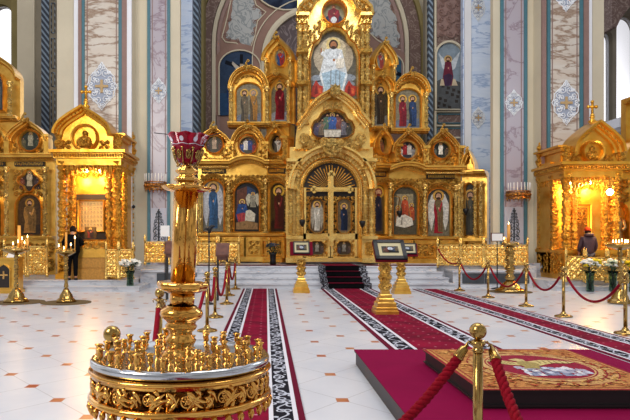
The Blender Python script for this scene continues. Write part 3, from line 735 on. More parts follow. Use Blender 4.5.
for side in (-1,1):
    x0,x1=(303.6,329.6) if side<0 else (330.4,356.4)
    leaf=MB(); leaf.pbox(x0,x1,238.6,259,C,.03,.12)
    for a,b,y0,y1 in ((x0,x0+2.2,(188 if side<0 else 176),259),(x1-2.2,x1,(176 if side<0 else 188),259),(x0,x1,233.5,239.4),(x0,x1,256.5,259)): leaf.pbox(a,b,y0,y1,C,.03,.2)
    rd=leaf.build('royal_door','gold_c',scr)
    cxp=(x0+x1)/2
    # pierced ground around the oval icon
    g=MB(); carve(g,x0+2.2,196,x1-2.2,234,C,.12,4.2,sC,inside=lambda x,y:not(cxp-6.8<x<cxp+6.8 and y>199)); g.build('pierced_carving','fine',rd)
    oc=octa(cxp-6.3,cxp+6.3,199.5,232.5,3.4)
    if side<0: q=picture('icon',oc,C,'#7a6048',one('#c9c3b4','#b7b0a0',wings='#9c9484',arm=1,w=.6,h=.86),rd,'paint',.02,'icon of a white robed angel on the left royal door',.14)
    else: q=picture('icon',oc,C,'#8a7350',one('#16233f','#101a30',w=.75,h=.8,hair='#1a2238',arm=-1),rd,'paint',.02,'icon of a dark blue robed woman on the right royal door',.14)
    frame(rd,oc,C,1.3,.26,('gold_c','fine'))
    ob=octa(cxp-6.6,cxp+6.6,242,254.5,2.6)
    picture('icon',ob,C,'#5d4a34',crowd(['#3d3a44','#8c8578','#51403a'],table=False),rd,'paint',.02,None,.14); frame(rd,ob,C,1.1,.24,('gold_c','fine'))
    g=MB(); carve(g,x0+2.2,240,x1-2.2,257,C,.12,3.6,sC,inside=lambda x,y:not(cxp-7.5<x<cxp+7.5 and 241.5<y<255)); g.build('pierced_carving','fine',rd)
# rays + cross
mb=MB(); r=random.Random(3)
for i in range(26):
    a=PI*(-.04+1.08*(i+.5)/26); L=24.5 if i%2 else 22
    if i%4==0: L=24.5
    x,y=acx+.5,190
    p0=C(x-6*math.cos(a),y-6*math.sin(a),.06); p1=C(x-L*math.cos(a),y-L*math.sin(a),.09)
    mb.tube([p0,p1],[.008,.022],4,1)
part(mb,'sunburst_rays','gold_c')
mb=MB(); cx0=330.6
mb.pbox(cx0-2,cx0+2,176,246,C,.2,.3); mb.pbox(313,349.5,188,192.2,C,.2,.3); mb.pbox(cx0-1.1,cx0+1.1,177,246,C,.3,.34); mb.pbox(314,348.5,189.1,191.1,C,.3,.34)
for x,y in ((cx0,175),(313.5,190.1),(348.5,190.1)):
    for dx,dy in ((0,-1.9),(1.9,0),(-1.9,0),(0,1.9)): mb.prism(ell(x+dx,y+dy,2.0,2.0,10),C,.2,.32)
mb.prism(ell(cx0,190,3.6,3.6,14),C,.2,.37); mb.prism([(cx0-5,236),(cx0+5,236),(cx0,244)],C,.2,.36)
part(mb,'large_cross','gold_c','tall golden cross over the meeting of the royal doors')
# keystone cartouche
mb=MB(); mb.smooth(); mb.prism([(321,146),(325,143),(330,141.5),(335,143),(339,146),(338,152),(334,158),(330,160),(326,158),(322,152)],C,.5,.8); carve(mb,320,142,340,160,C,.82,4.5,sC)
for s_ in (-1,1): scroll(mb,330+s_*8,146,5,C,.8,.05,s_,0,1.4); leafs(mb,330,158,330+s_*9,146,C,.85,.06)
part(mb,'keystone_cartouche','carved_c')
# columns flanking the door
for x in (290.2,297.6,363.6,370): col(x,171,236,2.6,C,sC,('gold_c','carved_c'),.3)
for a,b in ((286,301.5),(359.5,373.5)):
    mb=MB(); mb.pbox(a,b,161,164,C,0,.75); mb.pbox(a+.7,b-.7,164,170,C,0,.6); mb.mat(1); mb.pbox(a+.2,b-.2,170,171.5,C,0,.7); carve(mb,a+.7,164,b-.7,170,C,.62,3,sC); part(mb,'capital_block',['gold_c','fine'])
    mb=MB(); mb.pbox(a-.5,b+.5,236,239,C,0,.75); mb.pbox(a,b,239,257,C,0,.55); mb.pbox(a-.8,b+.8,257,262,C,0,.8); mb.mat(1); mb.prism(octa(a+3,b-3,242,255,1.5),C,.55,.6); carve(mb,a+3.5,242,b-3.5,255,C,.62,4,sC); part(mb,'pedestal',['gold_c','fine'])
mb=MB(); mb.mold([(286,259.5),(373,259.5)],[(-2,0),(-2,.4),(2,.4),(2,0)],C); part(mb,'plinth','gold_c')
# gable above the arch with the supper icon
gab=[(295,150),(295.5,138),(297,127),(301,122),(306,116),(309,110),(315,104),(321,99.5),(327,96),(332,91.5),(337,96),(343,99.5),(349,104),(355,110),(358,116),(363,122),(367,127),(368.5,138),(369,150)]
mb=MB(); mb.prism(gab,C,0,.25); part(mb,'gable_panel','gold_c')
mb=MB(); mb.mold(gab[2:-2],[(-5,.25),(-4.6,.4),(-3.2,.42),(-2.4,.55),(-1,.58),(-.4,.75),(1.4,.8),(2,.6),(2,0)][::-1],C); part(mb,'gable_moulding','gold_c')
sup=[(312.6,135),(312,130),(314,125),(318.5,122.5),(321,117.5),(326,114.5),(331.5,113.6),(337,114.5),(342,117.5),(344.5,122.5),(349,125),(351,130),(350.4,135),(346,138.5),(340,139.6),(322,139.6),(316,138.5)]
iconp('icon',sup,C,'#4a3a3c',crowd(['#54506a','#7a6a58','#56705e','#3e5ea0','#7a4a44','#6d6a74','#4c4a44']),'lobed icon of figures gathered round a white table',w=2.2,d=.5,mats=('gold_c','fine'),lift=.26)
mb=MB(); carve(mb,301,140,322,150,C,.3,5,sC,inpoly(gab)); carve(mb,340,140,362,150,C,.3,5,sC,inpoly(gab)); carve(mb,322,104,342,112,C,.45,5,sC,inpoly(gab))
for s_ in (-1,1): scroll(mb,331.5+s_*28,141,6,C,.4,.08,s_,PI/2,1.4); scroll(mb,331.5+s_*21,147,4,C,.45,.06,-s_,PI/2,1.3)
part(mb,'gable_scrollwork','carved_c')
mb=MB(); mb.smooth(); mb.prism([(327.5,99),(329,94),(332.3,90),(335.6,94),(337,99),(332.3,103)],C,.75,.95); carve(mb,327.5,91,337.5,101,C,.97,3.6,sC); part(mb,'gable_finial','carved_c')
# ---- upper central picture
for x in (299.6,304.8,361.2,366): col(x,28,126,2.7,C,sC,('gold_c','carved_c'),.28,seg=8)
for a,b in ((295.5,308),(358,370)):
    mb=MB(); mb.pbox(a,b,19,22,C,0,.7); mb.pbox(a+1,b-1,22,28,C,0,.55); mb.mat(1); carve(mb,a+1,22,b-1,28,C,.57,3,sC); mb.pbox(a+.5,b-.5,53,57,C,0,.6); mb.pbox(a+.5,b-.5,85,88,C,0,.6); part(mb,'capital_block',['gold_c','fine'])
big=[(310.5,101),(310.5,60),(312,54),(314,48),(318,45),(320,42),(322,37),(327,33),(333,31.6),(339,33),(344,37),(346,42),(348,45),(352,48),(354.5,54),(356,60),(356,101)]
def enthroned(mb,P_,asp):
    def el(u,v,a,b,c,d,n=16): mb.colr(c); mb.face([(u+a*math.cos(2*PI*i/n),v+b*math.sin(2*PI*i/n)) for i in range(n)],P_,d)
    el(.5,.62,.44,.28,'#b7ab94',.001); el(.5,.72,.28,.2,'#cfc3a2',.002); el(.5,.74,.17,.12,'#e2d6b0',.003)
    for u,v,a,b in ((.15,.32,.14,.05),(.85,.33,.14,.05),(.2,.24,.16,.05),(.8,.24,.17,.05),(.5,.17,.3,.05),(.5,.12,.36,.05)): el(u,v,a,b,'#8f9aa8',.004)
    el(.5,.14,.26,.035,'#d3d3d0',.005)
    fig(mb,P_,.5,.14,.74,.62,'#dfe6ea','#a8c4d8',halo='#e9d28c',L=.006,asp=asp,seated=True,skin='#a87048')
    mb.colr('#dfe6ea'); mb.face([(.33,.6),(.22,.66),(.24,.72),(.3,.7),(.4,.66)],P_,.03); mb.colr('#a87048'); mb.face([(.22,.68),(.215,.75),(.245,.76),(.25,.7)],P_,.031)
    mb.colr('#efe9da'); mb.face([(.56,.47),(.55,.6),(.64,.6),(.73,.62),(.74,.48),(.65,.46)],P_,.033); mb.colr('#9a8a70'); mb.face([(.642,.465),(.642,.6),(.65,.6),(.65,.465)],P_,.034)
    for s_ in (-1,1):
        u=.5+s_*.36
        mb.colr('#b23a2c'); mb.face([(u-.14,.06),(u-.1,.2),(u-.02,.29),(u+.05,.22),(u+.13,.2),(u+.12,.08),(u,.04)],P_,.03); mb.colr('#7a2420'); mb.face([(u-.06,.08),(u-.04,.2),(u+.0,.22),(u+.02,.1)],P_,.031); mb.colr('#d8643c'); mb.face([(u+.04,.1),(u+.03,.18),(u+.09,.17),(u+.1,.1)],P_,.031)
iconp('icon',big,C,'#8b8778',enthroned,'large lobed icon of a white robed figure seated on clouds with an open book',w=2.2,d=.42,mats=('gold_c','fine'))
spn=[(308,30),(314,26),(318,20),(322,27),(326,30),(320,34),(317,40),(312,46),(308,48)]
mb=MB()
for s_ in (-1,1):
    q=[(333.2+s_*(333.2-x),y) for x,y in spn]; carve(mb,min(p[0] for p in q),20,max(p[0] for p in q),48,C,.08,4.6,sC,inpoly(q))
part(mb,'spandrel_carving','carved_c')
top=[(297.5,21),(299,14),(303,9.5),(308,7),(311,2),(314,-4),(320,-9),(327,-13),(333.4,-19),(340,-13),(347,-9),(353,-4),(356,2),(358.5,7),(363,9.5),(367.5,14),(369,21)]
mb=MB(); mb.prism(top+[(369,30),(297.5,30)],C,-.3,.02); part(mb,'top_panel','gold_c')
mb=MB(); mb.mold(top,[(-5.5,0),(-5,.3),(-3.6,.34),(-2.6,.5),(-1,.52),(-.4,.72),(1.6,.78),(2.2,.5),(2.2,0)][::-1],C); part(mb,'top_arch_moulding','gold_c')
mb=MB()
for i in range(1,len(top)-1):
    x,y=top[i]; leafs(mb,x+(333-x)*.1,y+5,x-(333-x)*.03,y,C,.6,.05)
part(mb,'top_arch_leaves','carved_c')
rd=ell(333.5,15.6,10.4,10.6,28)
def halfl(mb,P_,asp):
    fig(mb,P_,.5,-.02,.98,.78,'#8e1a2c','#7a1426',halo=None,hair='#9a1f30',L=.002,asp=asp)
    mb.colr('#2b3050'); mb.face([(.1,.1),(.12,.4),(.24,.46),(.3,.14)],P_,.025); mb.face([(.9,.1),(.88,.4),(.76,.46),(.7,.14)],P_,.025)
    mb.colr('#dfe8f2'); mb.face([(.5+.15*math.cos(a/2),.26+.15*math.sin(a/2)) for a in range(12)],P_,.03)
iconp('icon',rd,C,'#d2cba6',halfl,'round icon of a red veiled woman at the very top of the screen',w=2.4,d=.4,mats=('gold_c','fine'))
# ---- kiosks: arched hoods over icons
def hood(cx,hw,ys,yt,yb,PM,sc,kind='round',w=4.5,mats=('gold','fine'),name='kokoshnik',fin=True,dd=.5,back=True,parent=None):
    if PM in (OL,OR): dd=.26
    a=arch(cx,hw,ys,yt,yb,kind,18); mb=MB()
    if back: mb.prism(a,PM,-.3 if PM not in (OL,OR) else -.08,0.02)
    k=w
    mb.mold(a[1:-1] if yb is not None else a,[(-k,0),(-k,dd*.35),(-k*.7,dd*.5),(-k*.45,dd*.5),(-k*.35,dd*.8),(-k*.1,dd*.85),(0,dd),(k*.12,dd),(k*.12,0)][::-1],PM)
    mb.mat(1)
    if fin:
        for s_ in (-1,1): scroll(mb,cx+s_*hw*.14,yt+1,hw*.13,PM,dd,.03,s_,PI/2,1.2)
        leafs(mb,cx,yt+3,cx,yt-hw*.28,PM,dd,.06); mb.ball(PM(cx,yt-hw*.25,dd),.06,6)
    # carved tympanum ring
    for i in range(3,16):
        t=PI*(1-i/18); x,y=cx+(hw-k-1.4)*math.cos(t),ys-(ys-yt-k-1.2)*math.sin(t)*.92
        if kind!='x': scroll(mb,x,y,1.2,PM,.05,.02,1 if i%2 else -1,t,1.1,7)
    return mb.build(name,list(mats),parent or scr)
# third tier, left then right
hood(248.5,19.5,91,69.5,128,W,sW,'round',4.2,); 
iconp('icon',arch(249,12.4,93,84,124,'round'),W,'#b3a789',lambda mb,P_,a:(fig(mb,P_,.32,.06,.78,.42,'#4b4438','#6d5f48',asp=a,L=.002),fig(mb,P_,.68,.06,.78,.42,'#5a4a30','#a8742c',asp=a,L=.02,hair='#8d8478')),'icon of two robed saints side by side, upper left of the screen',ground='#6d7686',w=1.2)
hood(280,14.5,88,74,124,OL,sW,'round',3.6)
iconp('icon',arch(280.5,8.6,94,80,122.5,'keel'),OL,'#9c9276',one('#7e1420','#5e1018',h=.86,w=.75),'icon of a single red robed saint, upper left of the screen',w=1.2,ground='#8a8c90')
for x,y0,y1,PM in ((231.3,89,126,W),(267,89,126,W),(290.5,82,124,OL)): col(x,y0,y1,2.0,PM,sW)
mb=MB(); mb.pbox(265,296,60,82,OL,-.4,-.05); mb.build('upper_screen_wall','gold',scr)
hood(280,15,62,38,86,OL,sW,'onion',4.4)
iconp('icon',ell(281.3,58,5.6,8.6,20),OL,'#a39c84',one('#2e4a7c','#a03028',h=.9,w=.9,v=.02),'oval icon of a blue and red robed figure, upper left of the screen',w=1.3)
for x in (268,292.5): col(x,59,82,1.9,OL,sW)
hood(409.5,17.5,95,76,131,W,sW,'round',4.0)
iconp('icon',arch(407.2,12.2,99,90,129,'round'),W,'#b3a789',lambda mb,P_,a:(fig(mb,P_,.3,.06,.78,.42,'#8a1e28','#7a1a2a',asp=a,L=.002),fig(mb,P_,.7,.06,.78,.42,'#223048','#2c4470',asp=a,L=.02)),'icon of two saints in crimson and dark blue, upper right of the screen',ground='#6d7686',w=1.2)
hood(379.3,12,92,76,129,OR,sW,'round',3.2)
iconp('icon',arch(379.5,7.2,97,83,127,'keel'),OR,'#6b5f48',one('#33291f','#4a3a28',h=.86,w=.75),'icon of a single dark robed saint, upper right of the screen',w=1.1,ground='#7c7a70')
for x,y0,y1,PM in ((389.5,95,130,W),(424,95,130,W),(369.8,88,128,OR)): col(x,y0,y1,2.0,PM,sW)
mb=MB(); mb.pbox(369,393,62,88,OR,-.4,-.05); mb.build('upper_screen_wall','gold',scr)
hood(381.5,12,66,43,92,OR,sW,'onion',3.4)
iconp('icon',ell(379.3,60.5,4.5,9.2,20),OR,'#a39c84',one('#8e8a80','#a04038',h=.92,w=.9,v=.02),'oval icon of a pale robed figure, upper right of the screen',w=1.1)
for x in (370.5,391.5): col(x,66,88,1.7,OR,sW)
# ledge between tiers
cornice(228,271,126,W,sW,h=4,dd=.45); cornice(266,290,124.5,OL,sW,h=4,dd=.3); cornice(389,427,132,W,sW,h=4,dd=.45); cornice(369,390,129,OR,sW,h=4,dd=.3)
# second tier: round icons under ogee hoods
def rnd(cx,cy,rx,ry,hw,ytop,yb,PM,kind,cols,label,bg='#76705f'):
    hood(cx,hw,cy+3,ytop,yb,PM,sW,kind,3.6)
    mb=MB(); carve(mb,cx-hw+2,cy+3,cx+hw-2,yb,PM,.12,4.6,sW,lambda x,y:((x-cx)/(rx+3.2))**2+((y-cy)/(ry+3.2))**2>1); mb.build('hood_carving','carved',scr)
    iconp('icon',ell(cx,cy,rx,ry,22),PM,bg,cols,label,w=1.8,d=.3)
rnd(214.5,145,8.2,8.4,17,129,162,W,'onion',crowd(['#4a3538','#c0a890','#6a4a3c'],table=False),'round icon at the left end of the second tier')
rnd(248,146,8.4,8.5,17,127.5,160,W,'round',crowd(['#3e5a9a','#e3e0d8','#3b4e8a','#8b3030'],table=False),'round icon of blue figures round a white one')
rnd(278.6,144.5,6.3,8.8,12,126,160,OL,'onion',one('#4d4a44','#c8c4ba',h=.8,w=.9),'oval icon of a pale figure against near black','#17181c')
rnd(379.6,145.5,4.6,8.6,10,128,162,OR,'onion',one('#5a3a2a','#8a5034',h=.8,w=.9),'oval icon right of the great arch','#4c3c28')
rnd(406.7,150.6,8.4,8.4,16.5,131.5,165,W,'onion',crowd(['#d3cfc6','#9c2028','#c9c4ba','#8a8c90'],table=False),'round icon of a crimson seated figure with attendants','#3f4250')
rnd(440.2,150.6,8.1,8.2,16.5,131.5,166,W,'onion',crowd(['#6a6e60','#e9e4d6','#584a3c'],table=False),'round icon of a white figure on dark ground','#39403c')
for x,y0,y1,PM in ((231.2,146,162,W),(265,146,160,W),(291,140,160,OL),(423.5,150,166,W),(390.5,148,163,OR),(458,150,167,W)):
    mb=MB(); mb.pbox(x-2.6,x+2.6,y0,y1,PM,0,.4); mb.mat(1); carve(mb,x-2.4,y0+1,x+2.4,y1,PM,.42,4.5,sW); mb.mat(0); mb.pbox(x-3.4,x+3.4,y0-2.5,y0,PM,0,.5); part(mb,'pier',['gold','fine'])
# main entablature
cornice(198,269,165,W,sW,h=6,dd=.7,bumpup=(247.5,17,5)); cornice(266.5,289,164,OL,sW,h=6,dd=.45)
cornice(387,461,170.8,W,sW,h=6,dd=.7,bumpup=(405,16,4)); cornice(368.5,390,168,OR,sW,h=6,dd=.45)
def frieze(x0,x1,y0,y1,PM,txt=True):
    mb=MB(); mb.pbox(x0,x1,y0,y1,PM,0,.12); mb.mat(1)
    if txt:
        r=random.Random(int(x0)); x=x0+1.2
        while x<x1-1.6:
            w_=r.choice((.9,1.1,1.3)); k=r.randint(0,3)
            mb.pbox(x,x+.35,y0+1,y1-1,PM,.12,.16)
            if k!=0: mb.pbox(x+w_-.3,x+w_,y0+1,y1-1,PM,.12,.16)
            if k!=1: mb.pbox(x,x+w_,y0+1,y0+1.6,PM,.12,.16)
            if k>1: mb.pbox(x,x+w_,(y0+y1)/2-.3,(y0+y1)/2+.3,PM,.12,.16)
            x+=w_+.6
    part(mb,'inscription_band',['dark','gold'])
frieze(202,226,169,173.5,W); frieze(270,287,168.6,173.6,OL); frieze(426,454,174.5,179,W); frieze(371.5,384,172,177,OR)
def bay(cx,hw,yt,ys,yb,PM,bg,draw,label,arch_top=True,ground=None,capy=None):
    o=arch(cx,hw,ys,yt,yb,'round',16)
    iconp('icon',o,PM,bg,draw,label,w=1.5,d=.2,ground=ground)
    mb=MB(); oo=arch(cx,hw+4.6,ys-.5,yt-6,None,'round',16); mb.mold(oo,[(-2.4,0),(-2.4,.16),(-1,.26),(0,.34),(.6,.34),(.6,0)][::-1],PM)
    for i in range(1,12):
        a=PI*(1-i/12); scroll(mb,cx+(hw+2.4)*math.cos(a),ys-(ys-yt+3)*math.sin(a),1.5,PM,.14,.03,1 if i%2 else -1,a,1.2,8)
    part(mb,'icon_arch_carving','fine')
def nativity(mb,P_,a):
    mb.colr('#5e3524'); mb.face([(.05,.3),(.08,.85),(.5,.93),(.5,.3)],P_,.001); mb.colr('#2a3c5e'); mb.face([(.5,.7),(.5,.94),(.85,.85),(.9,.6)],P_,.001)
    fig(mb,P_,.75,.5,.3,.35,'#8f8a78',None,asp=a,L=.004,wings='#b8b29c'); fig(mb,P_,.3,.2,.45,.55,'#1f3f78','#a8383a',asp=a,L=.01,seated=True,halo='#d8b060')
    mb.colr('#c9c2ae'); mb.face([(.42,.22),(.45,.42),(.62,.45),(.85,.36),(.82,.2)],P_,.03); mb.colr('#8a6a42'); mb.face([(.05,.04),(.05,.18),(.5,.22),(.95,.17),(.95,.04)],P_,.03)
def annunc(mb,P_,a):
    mb.colr('#8f8264'); mb.face([(.15,.55),(.15,.85),(.85,.85),(.85,.55)],P_,.001)
    fig(mb,P_,.5,.38,.42,.4,'#9a3a20','#b8502c',asp=a,L=.004); fig(mb,P_,.78,.3,.35,.3,'#b86a2c','#a84424',asp=a,L=.02); fig(mb,P_,.2,.25,.35,.34,'#8a5a2c','#a87a4c',asp=a,L=.02)
    mb.colr('#d2ccbc'); mb.face([(.1,.18),(.15,.38),(.5,.42),(.8,.34),(.85,.2),(.5,.14)],P_,.035); mb.colr('#8e877a'); mb.face([(.3,.2),(.35,.36),(.4,.36),(.38,.2)],P_,.036)
bay(213.3,10.3,181,190,231.4,W,'#8c8e96',one('#2c5a88','#20486e',wings='#b9bcc2',h=.9,w=.6),'tall icon of a blue robed winged angel left of the doors',ground='#6a6a60')
bay(247,12,183,194,231.4,W,'#1d1a1c',nativity,'arched icon of a mother in blue bending over a child')
bay(279.6,8.3,183,191,231.4,OL,'#5b4420',one('#5a1418','#3a1010',h=.86,w=.75,halo='#d8a83c'),'arched icon of a dark red robed saint beside the great arch',ground='#2a1c14')
bay(377.3,5.6,185,191,234,OR,'#7a5c2c',one('#141c38','#101630',h=.88,w=.8,halo='#d8a83c',hair='#7a1a1a'),'narrow arched icon of a dark blue robed saint right of the doors',ground='#4a3a24')
bay(404.6,11.8,187,197,234.5,W,'#6e664e',annunc,'arched icon of a white draped bed with red robed figures')
bay(438,11.2,189,199,236,W,'#5c5e5c',one('#8e1424','#6a5a3a',wings='#c9c6bc',h=.88,w=.55,u=.5),'arched icon of a winged angel in a red cloak at right',ground='#6f6a58')
for x,y0,y1,PM in ((201,181,233,W),(229,181,233,W),(265.5,180,233,W),(289,178,233,OL),(422.5,185,236,W),(388.5,184,236,W),(456.3,185,237,W),(453,186,237,W),(370.3,181,235,OR)): col(x,y0,y1,2.1,PM,sW)
# carved ground between icons and cornice
def field(x0,x1,y0,y1,PM,bays,name='spandrel_carving'):
    mb=MB(); carve(mb,x0,y0,x1,y1,PM,.05,4.2,sW*1.15,lambda x,y:all(abs(x-c)>h+1.2 or (y<t_-2 or (y<s_ and ((x-c)/(h+4))**2+((y-s_)/(s_-t_+5))**2>1)) for c,h,t_,s_ in bays)); part(mb,name,'carved')
field(200,268,174.5,232,W,((213.3,10.3,181,190),(247,12,183,194))); field(388,458,178,236,W,((404.6,11.8,187,197),(438,11.2,189,199)))
field(268,289,175,182,OL,()); field(370,388,178,185,OR,())
def beads(pts,PM,d,r,name='bead_row'):
    mb=MB().smooth()
    for (xa,ya),(xb,yb) in zip(pts,pts[1:]):
        n=max(1,int(math.hypot(xb-xa,yb-ya)/1.7))
        for i in range(n): t=(i+.5)/n; mb.ball(PM(xa+(xb-xa)*t,ya+(yb-ya)*t,d),r,6)
    o=part(mb,name,'gold_c'); o['kind']='stuff'
beads([(x+(330-x)*.02,y+3.4) for x,y in gab[2:-2]],C,.58,.035); beads([(x+(333-x)*.07,y+4.5) for x,y in top],C,.4,.04)
beads(arch(acx,28.5,190,161.6,234,'round',24),C,.3,.03); beads(ell(333.5,15.6,12.2,12.4,28),C,.3,.03)
beads([(198,168.9),(230,168.9)],W,.6,.035); beads([(265,168.9),(269,168.9)],W,.6,.035); beads([(422,174.8),(461,174.8)],W,.6,.035)
for cx,hw,ys,yt,PM in ((248.5,16.5,91,72.5,W),(409.5,15,95,79,W),(248,14.6,149,130.5,W)): beads(arch(cx,hw,ys,yt,None,'round',16),PM,.3,.032)
for cx,hw,ys,yt in ((214.5,14.6,148,132),(406.7,14.2,153.6,134.5),(440.2,14.2,153.6,134.5)): beads(arch(cx,hw,ys,yt,None,'onion',16),W,.3,.032)
# ledges and base
for a,b,y,PM,yb in ((198,269,235.5,W,260),(387,461,238.5,W,262),(266.5,289,235.5,OL,261),(368.5,390,238,OR,262)):
    cornice(a,b,y,PM,sW,'ledge',h=3.5,dd=.45,dent=False)
    mb=MB(); mb.pbox(a,b,yb-3.5,yb+1,PM,0,.5); mb.pbox(a,b,y+1.5,yb-3,PM,0,.2); part(mb,'base',['gold'])
    n=max(1,round((b-a)/22)); cw=(b-a)/n
    for i in range(n):
        xa,xb=a+cw*i+2.6,a+cw*(i+1)-2.6
        mb=MB(); mb.mold([(xa,y+4.5),(xb,y+4.5),(xb,yb-5.5),(xa,yb-5.5)],[(-.8,.2),(-.8,.3),(.4,.3),(.4,.2)],PM,True); mb.mat(1); carve(mb,xa+1,y+5,xb-1,yb-6,PM,.22,5,sW); part(mb,'base_panel',['gold','carved'])
        
        for q in (xa-3.4,xb+1.2): mb=MB(); mb.pbox(q,q+2.2,y+2,yb-3,PM,.2,.38); part(mb,'base_pilaster','gold')
# hanging vigil lamps: separate little things
def vigil(x,y,PM,label):
    t=thing('vigil_lamp',label,'oil lamp',PM(x,y,.75),group='vigil lamps on the icon screen'); c=PM(x,y,.75)
    mb=MB(); mb.smooth(); mb.lathe([(.01,-.2),(.05,-.16),(.1,-.05),(.11,.03),(.09,.06)],c,10); mb.build('lamp_bowl','blackmetal',t)
    mb=MB()
    for k in range(3): a=k*2.1; mb.tube([c+Vector((.1*math.cos(a),.1*math.sin(a),.05)),c+Vector((0,0,.55))],.01,4)
    mb.tube([c+Vector((0,0,.55)),PM(x,y,0)+Vector((0,0,.75))],.012,4); mb.build('chain','brass',t)
for x,y,PM,l in ((385.2,213,OR,'small dark oil lamp hanging between the narrow blue icon and the white bed icon'),(459.3,211,W,'small dark oil lamp hanging at the right end of the main icon row'),(301,222,C,'small dark oil lamp hanging at the left jamb of the royal doors'),(359.2,223,C,'small dark oil lamp hanging at the right jamb of the royal doors')): vigil(x,y,PM,l)
# ---- separate small side screen right (x 461..487)
SR=obl(461,22.9,488,22.4); side=thing('side_icon_screen','narrow gabled golden icon case at the right end of the icon screen','icon screen',P(473,262,22.6))
mb=MB(); mb.pbox(462,487,172,263,SR,-.4,0); mb.build('case_body','gold',side)
hood(470.5,6.5,170,151,174,SR,sW,'onion',2.6,parent=side,name='gable')
picture('icon',arch(470.6,4.6,192,184,235,'round'),SR,'#3c3424',one('#3a3a30','#5a5644',h=.8,w=.7),side,'paint',.02,None,.03); frame(side,arch(470.6,4.6,192,184,235,'round'),SR,1.2,.2)
for x in (464,476.8,482.5): col(x,182,236,1.9,SR,sW,parent=side)
cornice(462,479,174,SR,sW,h=5,dd=.4,parent=side); cornice(476,488,174,SR,sW,h=5,dd=.7,parent=side)
mb=MB(); mb.pbox(461.5,488,238,241,SR,0,.5); mb.pbox(462,487,258,263,SR,0,.4); mb.mat(1); carve(mb,464,242,485,257,SR,.05,6,sW); mb.build('case_base',['gold','carved'],side)
# veil of pale cloth hanging behind is left out; the marble strip with painted-in light shows there
# ================================================================ SHRINES
G=('shrine','shrinec')
def ortho_cross(mb,c,h,PM=None):
    """small budded cross standing on a ball, c = foot point"""
    w=h*.62; t=h*.07; x,y,z=c
    mb.box(x-t,x+t,y-t,y+t,z,z+h); mb.box(x-w/2,x+w/2,y-t,y+t,z+h*.55,z+h*.55+2*t)
    for dx,dz in ((-w/2,h*.55+t),(w/2,h*.55+t),(0,h)): mb.ball((x+dx,y,z+dz),t*2.0,8)
    mb.ball((x,y,z-h*.02),h*.16,10); mb.ball((x,y,z+h*.6),t*2.2,8)
def relief_group(mb,cx,cy,r,PM,sc,d):
    """relief of a veiled figure with a child in a round field"""
    mb.smooth()
    for x,y,rx,ry,dd in ((0,-.35,.26,.3,.16),(-.05,.3,.5,.5,.1),(.3,.1,.18,.2,.16),(.32,.42,.26,.35,.12),(-.35,.4,.25,.3,.08),(0,.62,.7,.25,.1)):
        c=PM(cx+x*r,cy+y*r,d); v=mb
        mb.lathe([(max(rx*r*sc*math.sin(PI*j/6),.003),-rx*r*sc*math.cos(PI*j/6)*ry/rx) for j in range(7)],c,10,5,.08,Matrix.Diagonal((1,.45,1)))
    for k in range(7): leafs(mb,cx-.5*r+k*.15*r,cy+.75*r,cx-.3*r+k*.1*r,cy,PM,d+.12,.025)
